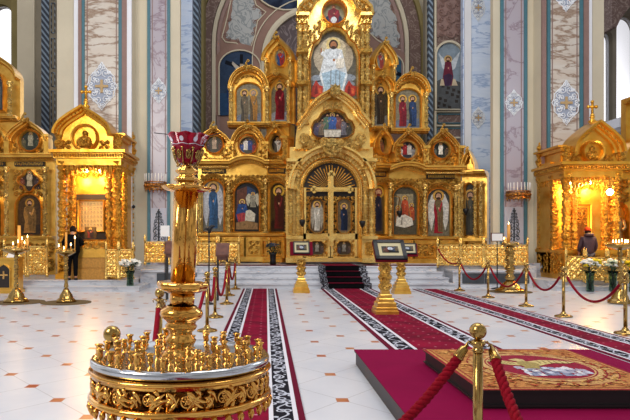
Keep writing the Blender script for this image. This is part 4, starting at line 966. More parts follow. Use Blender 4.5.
def shrine(label,fx0,fx1,YF,YR,zb,right_side,g,onion,med,ycorn,icon_draw):
    """canopied golden icon shrine; px measured on its front plane"""
    A=flat(YF); sc=YF/F; X0,X1=(fx0-VX)*sc,(fx1-VX)*sc; yb=VY+(EYE-zb)/sc
    t=thing('icon_shrine',label,'shrine',((X0+X1)/2,YF,zb)); pt=lambda m,n,mt,l=None:m.build(n,mt,t,l)
    side=X1 if right_side else X0; sg=1 if right_side else -1
    def SD(u,y,d):  # visible side plane: u runs 0..1 from front to rear
        return Vector((side+sg*d,YF+(YR-YF)*u,EYE+(VY-y)*sc))
    # rear and side walls
    R=flat(YF+1.0)
    mb=MB(); mb.box(X0,X1,YF+1.0,YR,zb,zb+3.9); pt(mb,'shrine_body',G[0])
    # plinth
    mb=MB(); mb.box(X0-.05,X1+.05,YF-.02,YR,zb,zb+.16); mb.box(X0,X1,YF+.03,YR,zb+.16,zb+.85); mb.box(X0-.06,X1+.06,YF-.04,YR,zb+.85,zb+.95)
    mb.mat(1); y1=VY+(EYE-zb-.2)/sc; y0=VY+(EYE-zb-.82)/sc
    n=3; w=(fx1-fx0)/n
    for i in range(n): carve(mb,fx0+i*w+1.5,y0,fx0+(i+1)*w-1.5,y1,A,.0,5,sc)
    for k in range(3):
        for j in range(3): scroll(mb,.12+k*.33,y0+4+j*7,.001,SD,.03,.02,1,0)
    pt(mb,'shrine_base',list(G))
    mb=MB()
    for k in range(4):
        for j in range(3):
            c=SD(.14+k*.24,y0+4+j*6.5,.05); pts=[]
            for i in range(9): a=i*.9; q=.2*(1-i/10); pts.append(c+Vector((0,q*math.cos(a+k),q*math.sin(a+k))))
            mb.tube(pts,.025,4)
    pt(mb,'side_carving',G[1])
    # columns: clusters at the corners
    ycap=ycorn+10
    for x,yy,r in ((X0+.12,YF+.15,.13),(X0+.42,YF+.25,.1),(X1-.12,YF+.15,.13),(X1-.42,YF+.25,.1),(side-sg*.1,(YF+YR)/2-.1,.12),(side-sg*.1,YR-.15,.12)):
        mb=MB().smooth(); z0=zb+.95; z1=EYE+(VY-ycap)*sc; H=z1-z0; pr=[(r*1.3,0),(r*1.3,.05)]
        for k in range(8):
            a=.06+(H-.35)*k/8; h=(H-.35)/8; pr+=[(r*.7,a+h*.05),(r*1.1,a+h*.3),(r*.85,a+h*.5),(r*1.1,a+h*.7),(r*.65,a+h*.95)]
        pr+=[(r*.8,H-.3),(r*1.2,H-.2),(r*1.0,H-.15),(r*1.5,H-.04),(r*1.5,H)]
        mb.lathe(pr,(x,yy,z0),10,5,.14); pt(mb,'column',G[1])
    # entablature
    zc=EYE+(VY-ycorn-11)*sc; z1=EYE+(VY-ycorn)*sc
    mb=MB(); mb.box(X0-.03,X1+.03,YF,YR,zc-.1,zc+.12); mb.box(X0-.1,X1+.1,YF-.08,YR,zc+.12,z1-.06); mb.box(X0-.2,X1+.2,YF-.2,YR,z1-.06,z1+.03)
    mb.mat(1); n=26
    for i in range(n):
        x=X0-.1+(X1-X0+.2)*(i+.5)/n; mb.box(x-.022,x+.022,YF-.16,YF-.08,zc+.16,z1-.1)
    for i in range(26):
        y=YF-.1+(YR-YF)*(i+.5)/26; mb.box(*(sorted((side+sg*.1,side+sg*.17))),y-.022,y+.022,zc+.16,z1-.1)
    pt(mb,'cornice',list(G))
    # attic side block with corner vases
    ztop=z1+.55
    mb=MB(); mb.box(X0+.1,X1-.1,YF+.5,YR-.1,z1,ztop-.12); mb.box(*((X0,X1)),YF+.3,YR,ztop-.12,ztop); mb.box(X0-.1,X1+.1,YF+.25,YR+.05,ztop,ztop+.07); pt(mb,'attic',G[0])
    for x,yy in ((X0+.06,YF-.02),(X1-.06,YF-.02),(side-sg*.02,YR-.2)):
        mb=MB().smooth(); mb.lathe([(.1,0),(.06,.05),(.13,.14),(.16,.25),(.08,.36),(.1,.4),(.13,.46),(.13,.5)],(x,yy,z1+.03),12,6,.06)
        if yy>YF+1: mb.ball((x,yy,z1+.75),.12,10); mb.ball((x,yy,z1+.9),.06,8)
        pt(mb,'corner_vase',G[1])
    # onion gable
    ocx,ohw,oy0,oyt=onion
    a=arch(ocx,ohw,oy0,oyt,ycorn,'onion',22); mb=MB(); mb.prism(a,A,-.6,0); mb.mold(a[1:-1],[(-6,0),(-5.6,.1),(-3.8,.12),(-3.2,.24),(-1.6,.26),(-1,.4),(1,.42),(1.2,.3),(1.2,-.6)][::-1],A)
    mb.mat(1)
    for i in range(1,22):
        x,y=a[i]; x2=ocx+(x-ocx)*.91; y2=oy0-(oy0-y)*.91; mb.ball(A(x2,y2,.25),.035,6)
    pt(mb,'onion_gable',list(G))
    mx,my,mr=med
    mb=MB(); mb.mold(ell(mx,my,mr,mr,26),[(-1.6,0),(-1.2,.16),(0,.2),(.9,.12),(1.2,0)][::-1],A,True); mb.mat(1); relief_group(mb,mx,my,mr-1.6,A,sc,.05)
    carve(mb,mx-ohw+3,my+2,mx-mr-1,ycorn-1,A,.06,4.5,sc); carve(mb,mx+mr+1,my+2,mx+ohw-3,ycorn-1,A,.06,4.5,sc)
    pt(mb,'relief_medallion',list(G),'round relief of a veiled figure holding a child')
    mb=MB().smooth(); c=A(ocx,oyt,-.1); mb.lathe([(.14,-.1),(.07,.0),(.14,.06),(.05,.16),(.09,.2),(.04,.26)],c,12); ortho_cross(mb,(c.x,c.y,c.z+.28),.42); pt(mb,'cross',G[0],'small cross on a ball above the gable')
    # hanging fringe
    mb=MB().smooth(); zf=zc-.1; n=11
    for i in range(n):
        x=X0+.25+(X1-X0-.5)*(i+.5)/n; h=.46-.24*math.sin(PI*(i+.5)/n); 
        mb.lathe([(.01,-h),(.06,-h+.06),(.035,-h+.1),(.08,-h*.4),(.07,0)],(x,YF+.06,zf),8,4,.15)
    for i in range(14):
        y=YF+.15+(YR-YF-.3)*i/13; mb.lathe([(.01,-.22),(.05,-.16),(.03,-.12),(.06,0)],(side-sg*.02,y,zf),8)
    pt(mb,'fringe',G[1])
    # inner carved panel and header
    xs=(X0+.55-0,X1-.55); ipx=lambda X:VX+X*F/YF
    R2=flat(YF+.98); k=YF/(YF+.98); 
    def RI(x,y,d): return P(x,y,YF+1.0,d)
    mb=MB(); carve(mb,fx0+4,ycap+4,fx1-4,ycap+17,RI,.03,6,sc); carve(mb,fx0+4,ycap+17,fx0+16,yb-32,RI,.03,6,sc); carve(mb,fx1-16,ycap+17,fx1-4,yb-32,RI,.03,6,sc); pt(mb,'inner_carving',G[1])
    icon_draw(t,RI,sc,yb)
    # lamps under the canopy
    for i in range(4):
        x=X0+.4+(X1-X0-.8)*i/3; mb=MB().smooth(); mb.lathe([(.02,.12),(.05,.09),(.05,.03)],(x,YF+.5,zf-.12),8); mb.mat(1); mb.ball((x,YF+.5,zf-.12),.05,8); pt(mb,'canopy_lamp',['brass','bulb'],'small glowing lamp')
    return t,(X0+X1)/2,zf
def icon_left(t,RI,sc,yb):
    mb=MB(); mb.pbox(76,110,193,240,RI,.0,.1); mb.mat(1); mb.pbox(77.5,108.5,194.5,239.5,RI,.1,.12); mb.build('icon_case',['shrine','dark'],t)
    mb=MB(); mb.mat(1); mb.pbox(81,105.5,201,231,RI,.12,.2); mb.mat(0); mb.mold([(81,201),(105.5,201),(105.5,231),(81,231)],[(-1.2,.12),(-.6,.28),(1,.3),(1.6,.12)][::-1],RI,True); mb.mat(1)
    r=random.Random(4)
    for j in range(6):
        for i in range(7): 
            x=84+i*3.1; y=204.5+j*4.2; mb.mat(1); mb.pbox(x-1.1,x+1.1,y-1.5,y+1.5,RI,.2,.22); mb.mat(2); mb.pbox(x-.7,x+.7,y-1.2,y+1.2,RI,.22,.23); mb.mat(1); mb.pbox(x-.35,x+.35,y-.9,y+1.2,RI,.23,.24); 
    mb.build('icon_of_many_fields',['shrine','pale_icon','wood'],t,'pale golden icon divided in many small fields')
M['pale_icon']=plain('pale_gilt_icon','#d8b878',.5,.4)
def icon_right(t,RI,sc,yb):
    mb=MB(); mb.pbox(565,588,205,243,RI,0,.12); mb.mold([(565.5,205),(587.5,205),(587.5,243),(565.5,243)],[(-1,.1),(-.6,.2),(.8,.22),(1.2,.1)][::-1],RI,True); mb.build('icon_case','shrine',t)
    def dr(mb,P_,a): fig(mb,P_,.5,.04,.85,.75,'#8a5a1c','#6e4214',halo='#d8a840',asp=a,skin='#7a4a22')
    picture('icon',[(568,240),(568,208),(585,208),(585,240)],RI,'#a87428',dr,t,'paint',.03,'large dark golden icon of a haloed figure',.12)
    mb=MB(); carve(mb,568,208,585,225,RI,.17,5,sc*.7); mb.build('icon_cover',G[1],t)
L,lx,lz=shrine('tall golden canopied shrine with onion gable on the left, lit from inside, multi-field icon within',57,120,19.2,21.2,.3,True,None,(85,28,135,108),(85.3,138,13),151,icon_left)
Rr,rx,rz=shrine('tall golden canopied shrine with onion gable on the right, glowing yellow inside, dark icon within',565,622,19.2,21.2,.28,False,None,(594,24.5,153,123),(591.6,152,10.5),163,icon_right)
# left shrine fittings
Sx=lambda px,Y:(px-VX)*Y/F
def Z(py,Y): return EYE+(VY-py)*Y/F
def lattice(name,label,cat,x0,x1,y0,y1,PM,sc,group=None,posts=True,mat='gold_c',cm='gold_c',cell=4.6):
    t=thing(name,label,cat,PM((x0+x1)/2,y1,0),group=group)
    mb=MB(); 
    mb.pbox(x0,x1,y0,y0+1.3,PM,-.03,.03); mb.pbox(x0,x1,y1-1.8,y1-.5,PM,-.03,.03); mb.pbox(x0,x0+1.2,y0,y1,PM,-.03,.03); mb.pbox(x1-1.2,x1,y0,y1,PM,-.03,.03); mb.build('frame',mat,t)
    mb=MB(); carve(mb,x0+1,y0+1,x1-1,y1-1.5,PM,0,cell,sc*2.3); carve(mb,x0+1.5,y0+2,x1-1,y1-1.5,PM,.02,cell*.7,sc*1.8); cx,cy=(x0+x1)/2,(y0+y1)/2
    mb.mold(ell(cx,cy,4,4,16),[(-.5,-.02),(-.5,.03),(.5,.03),(.5,-.02)],PM,True); mb.prism(ell(cx,cy,2,2,10),PM,-.02,.04)
    for k in range(8): a=k*PI/4; leafs(mb,cx+2*math.cos(a),cy+2*math.sin(a),cx+6.5*math.cos(a),cy+6.5*math.sin(a),PM,.01,.025)
    mb.build('openwork_panel',cm,t)
    if posts:
        for x in (x0,x1):
            mb=MB().smooth(); c=PM(x,y1,0); h=(y1-y0)*sc; mb.lathe([(.05,-.06),(.05,.02),(.03,.05),(.03,h),(.055,h+.03),(.03,h+.07),(.05,h+.13),(.02,h+.2),(.005,h+.26)],c,8); mb.build('post',mat,t)
    return t
PF=flat(20.25)
fl=('leftmost golden openwork fence panel right of the choir steps','second golden openwork fence panel right of the choir steps','third golden openwork fence panel, behind the white sign','golden openwork fence panel behind the big right candle stand')
for (a,b),l in zip(((437.5,460),(461,483),(484,505),(506,527.5)),fl): lattice('openwork_fence_panel',l,'fence',a,b,244.5,265.8,PF,20.25/F,'golden fence panels by the choir')
lattice('openwork_fence_panel','golden openwork fence panel left of the big candle stand column','fence',145,169,241.5,263,PF,20.25/F,'golden fence panels by the choir')
lattice('openwork_fence_panel','golden openwork fence panel just right of the big candle stand column','fence',197,217,242.5,263,PF,20.25/F,'golden fence panels by the choir')
lattice('openwork_fence_panel','golden openwork fence panel between the wooden desk and the steps','fence',219,239,242.5,262.5,flat(21),21/F,'golden fence panels by the choir')
PS=flat(18.8)
lattice('openwork_fence_panel','golden openwork fence panel at the right foot of the left shrine','fence',106,118,249,277.5,PS,18.75/F,'golden fence panels by the shrines')
lattice('openwork_fence_panel','golden openwork fence panel between the left shrine and the white flowers','fence',119,133,249,277.5,PS,18.8/F,'golden fence panels by the shrines')
lattice('openwork_fence_panel','golden openwork fence panel in front of the person in the red hat','fence',566,584,256,280,flat(18.62),18.62/F,'golden fence panels by the shrines')
lattice('openwork_fence_panel','golden openwork fence panel behind the right flower vases','fence',586,606,257,281,flat(18.62),18.62/F,'golden fence panels by the shrines')
lattice('openwork_fence_panel','golden openwork fence panel at the right edge of the photo','fence',608,628,257,281,flat(18.62),18.62/F,'golden fence panels by the shrines')
lattice('openwork_fence_panel','golden openwork fence panel behind the tall left candle stand','fence',28,47,246,275,flat(19.3),19.3/F,'golden fence panels by the shrines')
lattice('openwork_fence_panel','golden openwork fence panel at the left edge behind the golden chest','fence',4,26,246,275,flat(19.4),19.4/F,'golden fence panels by the shrines')
# draped table in the left shrine with small icon and flowers
t=thing('altar_bench','gold cloth draped bench inside the left shrine below its icon','bench',(Sx(90,19.1),19.0,.3))
mb=MB(); x0,x1=Sx(63,18.8),Sx(106,18.8); mb.box(x0,x1,18.92,19.14,.3,.62); mb.box(x0+.04,x1-.04,18.96,19.14,.62,.68); mb.box(x0,x1,18.94,19.14,.68,1.0); mb.build('gold_drape','golddrape' if 'golddrape' in M else 'gold',t)
mb=MB(); mb.box(x0+.4,x1+.02,18.9,19.14,1.0,1.3); mb.mat(1); carve(mb,80,240.5,106,248.5,flat(18.9),.02,4,18.9/F*1.5); mb.build('pierced_ledge',['gold','fine'],t)
pic=picture('small_icon',[(85,238.5),(85,227),(96.5,227),(96.5,238.5)],flat(19.05),'#6b4a1e',one('#7a2a1c','#33241c',h=.85,w=.7),None,'paint',.04); tag(pic,'small brown framed icon leaning in the left shrine','icon')
def blob_flowers(c,n,r,mats,name_parent,sz=.05,seed=1):
    rr_=random.Random(seed); out=[[],[]]
    for i in range(n):
        a=rr_.uniform(0,2*PI); q=r*math.sqrt(rr_.random()); z=rr_.uniform(-.3,1)*r*.75*(1-.5*q/r)
        out[i%len(mats)].append((c[0]+q*math.cos(a),c[1]+q*math.sin(a)*.8,c[2]+z))
    for k,m_ in enumerate(mats):
        for p in out[k]:
            mb=MB().smooth(); 
            mb.ball(p,sz*.45,6)
            for j in range(7): a=j*.9; mb.ball((p[0]+sz*.6*math.cos(a),p[1]+sz*.6*math.sin(a),p[2]+sz*.2*math.sin(a*2)),sz*.55,6,.6)
            mb.build('flower',m_,name_parent)
def vase(x,Y,zb,h,label,mats,seed=1,rw=.27,glass='vase',n=22,sz=.055,dark=False):
    t=thing('flower_vase',label,'vase of flowers',(x,Y,zb),group='vases of flowers')
    mb=MB().smooth(); pr=[(.1,0),(.115,.03),(.1,h*.35),(.11,h*.8),(.15,h),(.135,h),(.095,h*.8),(.085,h*.35),(.085,.04)]; mb.lathe(pr,(x,Y,zb),14); mb.build('vase',glass,t)
    rr_=random.Random(seed); mb=MB()
    for i in range(14):
        a=rr_.uniform(0,2*PI); q=rr_.uniform(.1,rw*.9); mb.tube([(x+.03*math.cos(a),Y+.03*math.sin(a),zb+.06),(x+.03*math.cos(a),Y+.03*math.sin(a),zb+h),(x+q*math.cos(a),Y+q*math.sin(a),zb+h+.22)],.007,4)
    mb.build('stems','leaf',t)
    mb=MB()
    for i in range(120):
        a=rr_.uniform(0,2*PI); q=rr_.uniform(.04,rw); p=Vector((x+q*math.cos(a),Y+q*math.sin(a),zb+h+rr_.uniform(-.05,.3))); d=Vector((math.cos(a),math.sin(a),rr_.uniform(-.5,.6)))*.14; s_=Vector((-math.sin(a),math.cos(a),0))*.035
        mb.add([p,p+d*.5+s_,p+d,p+d*.5-s_],[(0,1,2,3)])
    mb.build('leaves','leaf',t)
    blob_flowers((x,Y,zb+h+.2),n,rw,mats,t,sz,seed); return t
vase(Sx(130,18.3),18.32,.15,.46,'vase of white flowers on the marble step beside the left shrine',['petalw','petalw'],2,n=34,sz=.08)
vase(Sx(590,18.0),18.0,.0,.62,'leftmost of the three vases of white and yellow flowers at the right shrine',['petalw','petaly'],3,.26,n=36,sz=.08)
vase(Sx(613,18.0),18.0,.0,.62,'middle of the three flower vases at the right shrine, mostly pale flowers',['petalw','petalg'] if 'petalg' in M else ['petalw','leaf'],4,.24,n=30,sz=.08)
vase(Sx(633,17.9),17.9,.0,.62,'yellow flower vase cut by the right edge of the photo',['petaly','petaly'],5,.22,n=28,sz=.08)
vase(Sx(273,19.9+.9),20.85,.7,.42,'dark vase with dim blue grey flowers in front of the icon screen',['dimfl','dimfl'],6,.22,'blackmetal',n=14) if 'dimfl' in M else None
# ---- left chapel screen
LC=flat(21.6); sL=21.6/F
lc=thing('chapel_screen','carved golden chapel screen with arched icons at the left edge behind the candle stand','icon screen',P(20,275,21.6))
def lp(mb,n,m_,l=None): return mb.build(n,m_,lc,l)
mb=MB(); mb.pbox(-40,55.5,152,278,LC,-.3,0); lp(mb,'screen_wall','gold')
for cx in (-9,30.5):
    hood(cx,19.5,142,121.5,156,LC,sL,'onion',4.2,parent=lc)
    mb=MB(); carve(mb,cx-17,143,cx+17,156,LC,.08,5,sL,lambda x,y:(x-cx)**2+(y-141.5)**2>150); lp(mb,'hood_carving','carved')
    q=picture('icon',ell(cx+1,141.5,9.5,9.5,24),LC,'#4c5348',crowd(['#5d5a44','#a8a48c','#46503f'],table=False),lc,'paint',.02,None,.05); frame(lc,ell(cx+1,141.5,9.5,9.5,24),LC,1.8,.25)
    mb=MB(); q4=[(cx+8.5*(1+.18*math.cos(4*a))*math.cos(a),181+9*(1+.18*math.cos(4*a))*math.sin(a)) for a in [2*PI*i/32 for i in range(32)]]
    picture('icon',q4,LC,'#4b3a2a',crowd(['#6b3b2a','#b8a888','#4a3a3a'],table=False),lc,'paint',.02,None,.05); frame(lc,q4,LC,1.2,.2)
    o=arch(cx,11.8,207,195,235,'round'); picture('icon',o,LC,'#6a4a20',one('#a87838','#7a5a2a',h=.82,w=.7,halo='#b8862c'),lc,'paint',.02,'arched brown and gold icon of a robed saint',.05,'#3a2a18'); frame(lc,o,LC,1.6,.22)
    mb=MB(); carve(mb,cx-17,169,cx+17,196,LC,.05,5.5,sL,lambda x,y:((x-cx)**2+(y-181)**2>110) and y<196); lp(mb,'panel_carving','carved')
    mb=MB(); mb.pbox(cx-15,cx+15,162,166.5,LC,0,.1); mb.mat(1)
    for k in range(14): x=cx-13.5+k*2; mb.pbox(x,x+.5,163,165.6,LC,.1,.14); mb.pbox(x,x+1.3,163+(k%3),163.5+(k%3),LC,.1,.14)
    lp(mb,'inscription_band',['dark','gold'])
for x in (10.5,48.5,-29): col(x,168,236,2.3,LC,sL,parent=lc); 
for x in (10.5,49.5):
    mb=MB(); mb.pbox(x-2.4,x+2.4,138,156,LC,0,.35); mb.pbox(x-3,x+3,136,138.5,LC,0,.45); lp(mb,'pier','gold')
cornice(-40,56,158,LC,sL,h=6,dd=.5,parent=lc); cornice(-40,56,238,LC,sL,'ledge',h=4,dd=.4,parent=lc,dent=False)
mb=MB(); carve(mb,-10,242,55,272,LC,.04,7,sL); lp(mb,'base_carving','carved')
mb=MB(); mb.pbox(-30,19,86,136,LC,-.3,-.05); lp(mb,'upper_screen_wall','gold')
hood(-4,24.5,80,55,120,LC,sL,'onion',4.6,parent=lc); o=arch(-5,10.5,88,73,111,'round'); picture('icon',o,LC,'#6d7474',one('#3b444c','#5d6468',h=.9,w=.9),lc,'paint',.02,None,.05); frame(lc,o,LC,2,.3)
col(13.8,84,118,2.3,LC,sL,parent=lc); cornice(-30,19,119,LC,sL,h=4,dd=.35,parent=lc)
mb=MB(); mb.ball(LC(0,52,.3),.12,8); ortho_cross(mb,LC(0,50,.3),.3); lp(mb,'finial','gold')
# ---- right chapel screen
RCp=flat(20.6); sR=20.6/F
rc=thing('chapel_screen','golden chapel screen with an arched niche at the right edge, brightly lit','icon screen',P(630,280,20.6))
def rpz(mb,n,m_,l=None): return mb.build(n,m_,rc,l)
mb=MB(); mb.pbox(598,690,166,281,RCp,-.3,0); rpz(mb,'screen_wall','shrine')
mb=MB(); mb.pbox(626,690,98,166,RCp,-.3,0); rpz(mb,'upper_screen_wall','shrine')
hood(632,14,160,138,175,RCp,sR,'onion',3.5,('shrine','shrinec'),parent=rc)
cornice(598,690,170,RCp,sR,h=6,dd=.3,mats=G,parent=rc)
cornice(623,690,102,RCp,sR,h=5,dd=.5,mats=G,parent=rc)
for x in (628,): col(x,106,166,2.6,RCp,sR,G,parent=rc)
col(603,180,238,2.2,RCp,sR,G,parent=rc); col(627,180,238,2.2,RCp,sR,G,parent=rc)
o=arch(614.5,9,214,204,246,'round'); mb=MB(); mb.prism(o,RCp,0,.03); rpz(mb,'niche','amber')if 'amber' in M else None
frame(rc,o,RCp,1.6,.25,G)
mb=MB().smooth(); c=RCp(613.5,245,.2)
mb.lathe([(.2,0),(.19,.25),(.17,.5),(.22,.72),(.2,.86),(.06,.95),(.06,.98)],c,12,5,.08,Matrix.Diagonal((1,.5,1))); mb.ball(c+Vector((0,0,1.07)),.1,10,1.15); 
for s_ in (-1,1): mb.tube([c+Vector((s_*.2,0,.85)),c+Vector((s_*.26,-.03,.6)),c+Vector((s_*.12,-.1,.5))],[.07,.06,.05],8)
rpz(mb,'saint_relief','reliefgold','pale golden relief figure in the niche')
mb=MB(); carve(mb,600,178,629,203,RCp,.04,6,sR); carve(mb,604,250,629,278,RCp,.04,7,sR); rpz(mb,'panel_carving',G[1])
t=thing('hanging_lamp','bright glowing lamp hanging at the right shrine','lamp',P(610,192,18.9))
mb=MB().smooth(); c=P(610,192,18.9); mb.ball(c,.1,12); mb.build('glowing_globe','bulb',t); mb=MB(); mb.tube([c+Vector((0,0,.08)),c+Vector((0,0,.5)),c+Vector((0,.35,.56))],.015,5); mb.lathe([(.05,.08),(.07,.1),(.02,.15)],c,10); mb.build('lamp_arm','brass',t)
# ================================================================ FOREGROUND CANDLE STAND
SX,SY=-.43,3.05; TZ=.955
cs=thing('candle_stand','large polished golden candle stand in the foreground with red glass lamp on its column','candle stand',(SX,SY,0))
def cp(mb,n,m_,l=None,parent=None): return mb.build(n,m_,parent or cs,l)
R0=.447
mb=MB().smooth(); mb.lathe([(.0,TZ-.03),(R0-.03,TZ-.03),(R0-.01,TZ-.022),(R0,TZ-.012),(R0,TZ+.006),(R0-.008,TZ+.016),(R0-.03,TZ+.018),(R0-.05,TZ+.006),(.05,TZ+.004),(.0,TZ+.004)],(SX,SY,0),64,cap=False); cp(mb,'tray','silver','silver topped round tray')
mb=MB().smooth(); mb.lathe([(R0-.03,TZ-.03),(R0+.004,TZ-.034),(R0+.01,TZ-.042),(R0+.004,TZ-.05),(R0-.008,TZ-.056),(R0-.004,TZ-.066),(R0-.02,TZ-.07),(R0-.035,TZ-.06)],(SX,SY,0),64,cap=False)
zb=TZ-.16
mb.lathe([(R0-.03,zb+.006),(R0-.006,zb+.006),(R0+.004,zb-.002),(R0+.012,zb-.012),(R0+.004,zb-.022),(R0+.002,zb-.03),(R0-.02,zb-.034),(R0-.035,zb-.02)],(SX,SY,0),64,cap=False)
cp(mb,'rim_moulding','bronze')
def CYL(R): 
    def f(s,z,d):  # s arc metres, z height
        a=s/R; return Vector((SX+(R+d)*math.sin(a),SY-(R+d)*math.cos(a),z))
    return f
K=CYL(R0-.015); per=2*PI*(R0-.015); nrep=16; cw=per/nrep; zc=(TZ-.07+zb+.006)/2; hh=(TZ-.07-zb-.006)
mb=MB().smooth()
def ctube(pts,rs): mb.tube([K(s,z,d) for s,z,d in pts],rs,6)
for i in range(nrep):
    s0=i*cw; f=1 if i%2 else -1; c=s0+cw*.5
    # big rosette scroll
    pts=[];rs=[]
    for k in range(26):
        t=k/25; a=-PI/2*f+f*t*2*PI*1.55; q=hh*.47*(1-.78*t); pts.append((c+q*math.cos(a)*1.05,zc+q*math.sin(a),.004*math.sin(t*9))); rs.append(.0068*(1-.35*t))
    ctube(pts,rs)
    for k in range(6): 
        a=k*PI/3; mb.tube([K(c,zc,.002),K(c+.018*math.cos(a),zc+.018*math.sin(a),.006)],[.003,.0055],5)
    mb.ball(K(c,zc,.004),.008,8)
    # linking acanthus fronds
    for (dx0,dz0,dx1,dz1,b) in ((.5,-.48,.95,.42,.3),(.5,-.48,1.15,.1,.35),(.5,.48,.9,-.35,-.25),(.5,-.2,.98,.05,.2),(-.02,-.45,.25,.3,-.3),(.02,.46,.3,-.2,.3),(-.05,.1,.2,-.42,.4),(.0,-.1,.14,.44,-.4),(.62,.5,.8,.1,.3),(.7,-.5,.86,-.05,-.3)):
        pts=[];rs=[]
        for k in range(9):
            t=k/8; bb=math.sin(t*PI)*b*hh*.5; pts.append((s0+cw*.5+(dx0-.5+(dx1-dx0)*t)*cw+(dz1-dz0)*0+bb*.3*f,zc+(dz0+(dz1-dz0)*t)*hh*f+bb*f,.005*math.sin(t*PI))); rs.append(.0045+.0065*math.sin(min(1,t*1.15)*PI))
        ctube(pts,rs)
    if i%4==0: mb.tube([K(s0,zc-hh/2,.004),K(s0,zc+hh/2,.004)],.006,6)
cp(mb,'openwork_band','bronze','pierced band of scrolling leaves')
mb=MB().smooth(); K=CYL(R0-.004)
n=40
for i in range(1):
    s=0; z=zb-.03-0; L_=.05
    mb.v
    mb.tube([K(s,z,0),K(s,z-L_*.4,.004),K(s,z-L_*.8,.002),K(s,z-L_,0)],[.012,.017,.009,.002],6)
    for q in (-1,1): mb.tube([K(s,z-.004,.002),K(s+q*.013,z-.016,.006),K(s+q*.016,z-.026,.003)],[.006,.007,.002],5)
mb.v=[(x-SX,y-SY,z_) for x,y,z_ in mb.v]; lf=mb.build('fringe_leaf','bronze'); lf.parent=cs; lf.location=(0,0,0)
for i in range(1,n): o=lf.copy(); COL.objects.link(o); o.parent=cs; o.rotation_euler=(0,0,2*PI*i/n)
mb=MB().smooth(); mb.lathe([(R0-.03,zb-.03),(.33,zb-.08),(.2,zb-.14),(.1,zb-.2),(.07,zb-.26),(.1,zb-.3),(.07,zb-.36),(.09,.3),(.16,.24),(.22,.12),(.24,.04),(.24,0)],(SX,SY,0),40,cap=False); cp(mb,'bowl_and_foot','bronze')
# candle cups, individual parts
def cupmesh(h,r):
    mb=MB().smooth(); mb.lathe([(r*.95,0),(r*.9,h*.05),(r*.4,h*.12),(r*.32,h*.22),(r*.55,h*.3),(r*.8,h*.4),(r*.85,h*.55),(r*.72,h*.72),(r*.8,h*.85),(r*1.15,h*.95),(r*1.15,h),(r*.85,h),(r*.62,h*.7),(r*.5,h*.6)],(SX,SY,0),14,cap=False); return mb.build('candle_cup','bronze',cs)
small=cupmesh(.07,.0185); big=cupmesh(.095,.03); mid=cupmesh(.085,.022)
r_=random.Random(12); first={}
def putcup(proto,x,y,ang):
    if proto.name not in first: o=proto; first[proto.name]=1
    else: o=proto.copy(); COL.objects.link(o); o.parent=cs
    x+=r_.uniform(-.012,.012); y+=r_.uniform(-.012,.012)
    o.location=(x-0,y-0,TZ+.004); o.rotation_euler=(0,0,ang)
for ring,cnt,off in ((.4,23,0),(.315,16,.1),(.225,10,.2),(.15,5,.1)):
    for i in range(cnt):
        a=off+2*PI*i/cnt
        pr=small if (i*7+cnt)%9 else mid
        if ring==.405 and i%10==3: pr=big
        if ring==.33 and i%11==6: pr=big
        putcup(pr,ring*math.cos(a),ring*math.sin(a),a)
# column
def tl(z): return SX+.012+(z-TZ)*.04
TM=Matrix.Rotation(math.radians(2.2),3,'Y')
def clathe(mb,prof,n=32,lobes=0,amp=0): 
    z0=prof[0][1]; mb.lathe([(r,z-TZ) for r,z in prof],(SX-.012+.004,SY,TZ),n,lobes,amp,axis=TM,cap=False)
mb=MB().smooth(); clathe(mb,[(.0,TZ),(.1,TZ+.0),(.095,TZ+.02),(.07,TZ+.035),(.062,TZ+.06),(.075,TZ+.075),(.08,TZ+.09),(.06,TZ+.11),(.058,TZ+.13),(.076,TZ+.145),(.082,TZ+.16),(.07,TZ+.175),(.085,TZ+.19),(.104,TZ+.205),(.11,TZ+.222),(.104,TZ+.24),(.08,TZ+.255),(.074,TZ+.262)]); cp(mb,'turned_stem','bronze')
def cluster(z0,z1,name):
    mb=MB().smooth()
    for k in range(4):
        a=PI/4+k*PI/2; r=.034; c=Vector((r*math.cos(a+.25),r*math.sin(a+.25),0)); pr=[(.036,z0-TZ),(.036,z1-TZ)]
        v=[TM@(c+Vector((0,0,0)))]; mb.lathe(pr,Vector((SX-.008,SY,TZ))+TM@c,20,axis=TM,cap=True)
    cp(mb,name,'bronze')
cluster(TZ+.26,TZ+.33,'pipe_cluster')
mb=MB().smooth(); clathe(mb,[(.06,TZ+.325),(.085,TZ+.33),(.1,TZ+.338),(.118,TZ+.345),(.124,TZ+.36),(.126,TZ+.375),(.115,TZ+.383),(.07,TZ+.386),(.0,TZ+.386)],40,8,.05)
cp(mb,'lower_collar','bronze')
mb=MB().smooth()
for k in range(8):
    a=k*PI/4; mb.ball(Vector((SX-.008,SY,TZ))+TM@Vector((.118*math.cos(a),.118*math.sin(a),.368)),.014,8,1.2)
cp(mb,'collar_beads','bronze')
cluster(TZ+.38,TZ+.845,'tall_pipe_cluster')
mb=MB().smooth(); clathe(mb,[(.05,TZ+.835),(.1,TZ+.845),(.118,TZ+.858),(.122,TZ+.866),(.1,TZ+.872),(.045,TZ+.876),(.05,TZ+.89),(.062,TZ+.9),(.05,TZ+.915),(.036,TZ+.925),(.055,TZ+.94),(.055,TZ+.95),(.03,TZ+.965),(.034,TZ+.975),(.0,TZ+.98)],40,8,.07); cp(mb,'upper_collar','bronze')
base=Vector((SX-.008,SY,TZ)); T0=.97
mb=MB().smooth()
bas=[(.03,T0-.01),(.05,T0+.005),(.062,T0+.03),(.07,T0+.06),(.076,T0+.085)]
def brad(z):
    for (r1,z1),(r2,z2) in zip(bas,bas[1:]):
        if z<=z2: return r1+(r2-r1)*(z-z1)/(z2-z1)
    return bas[-1][0]
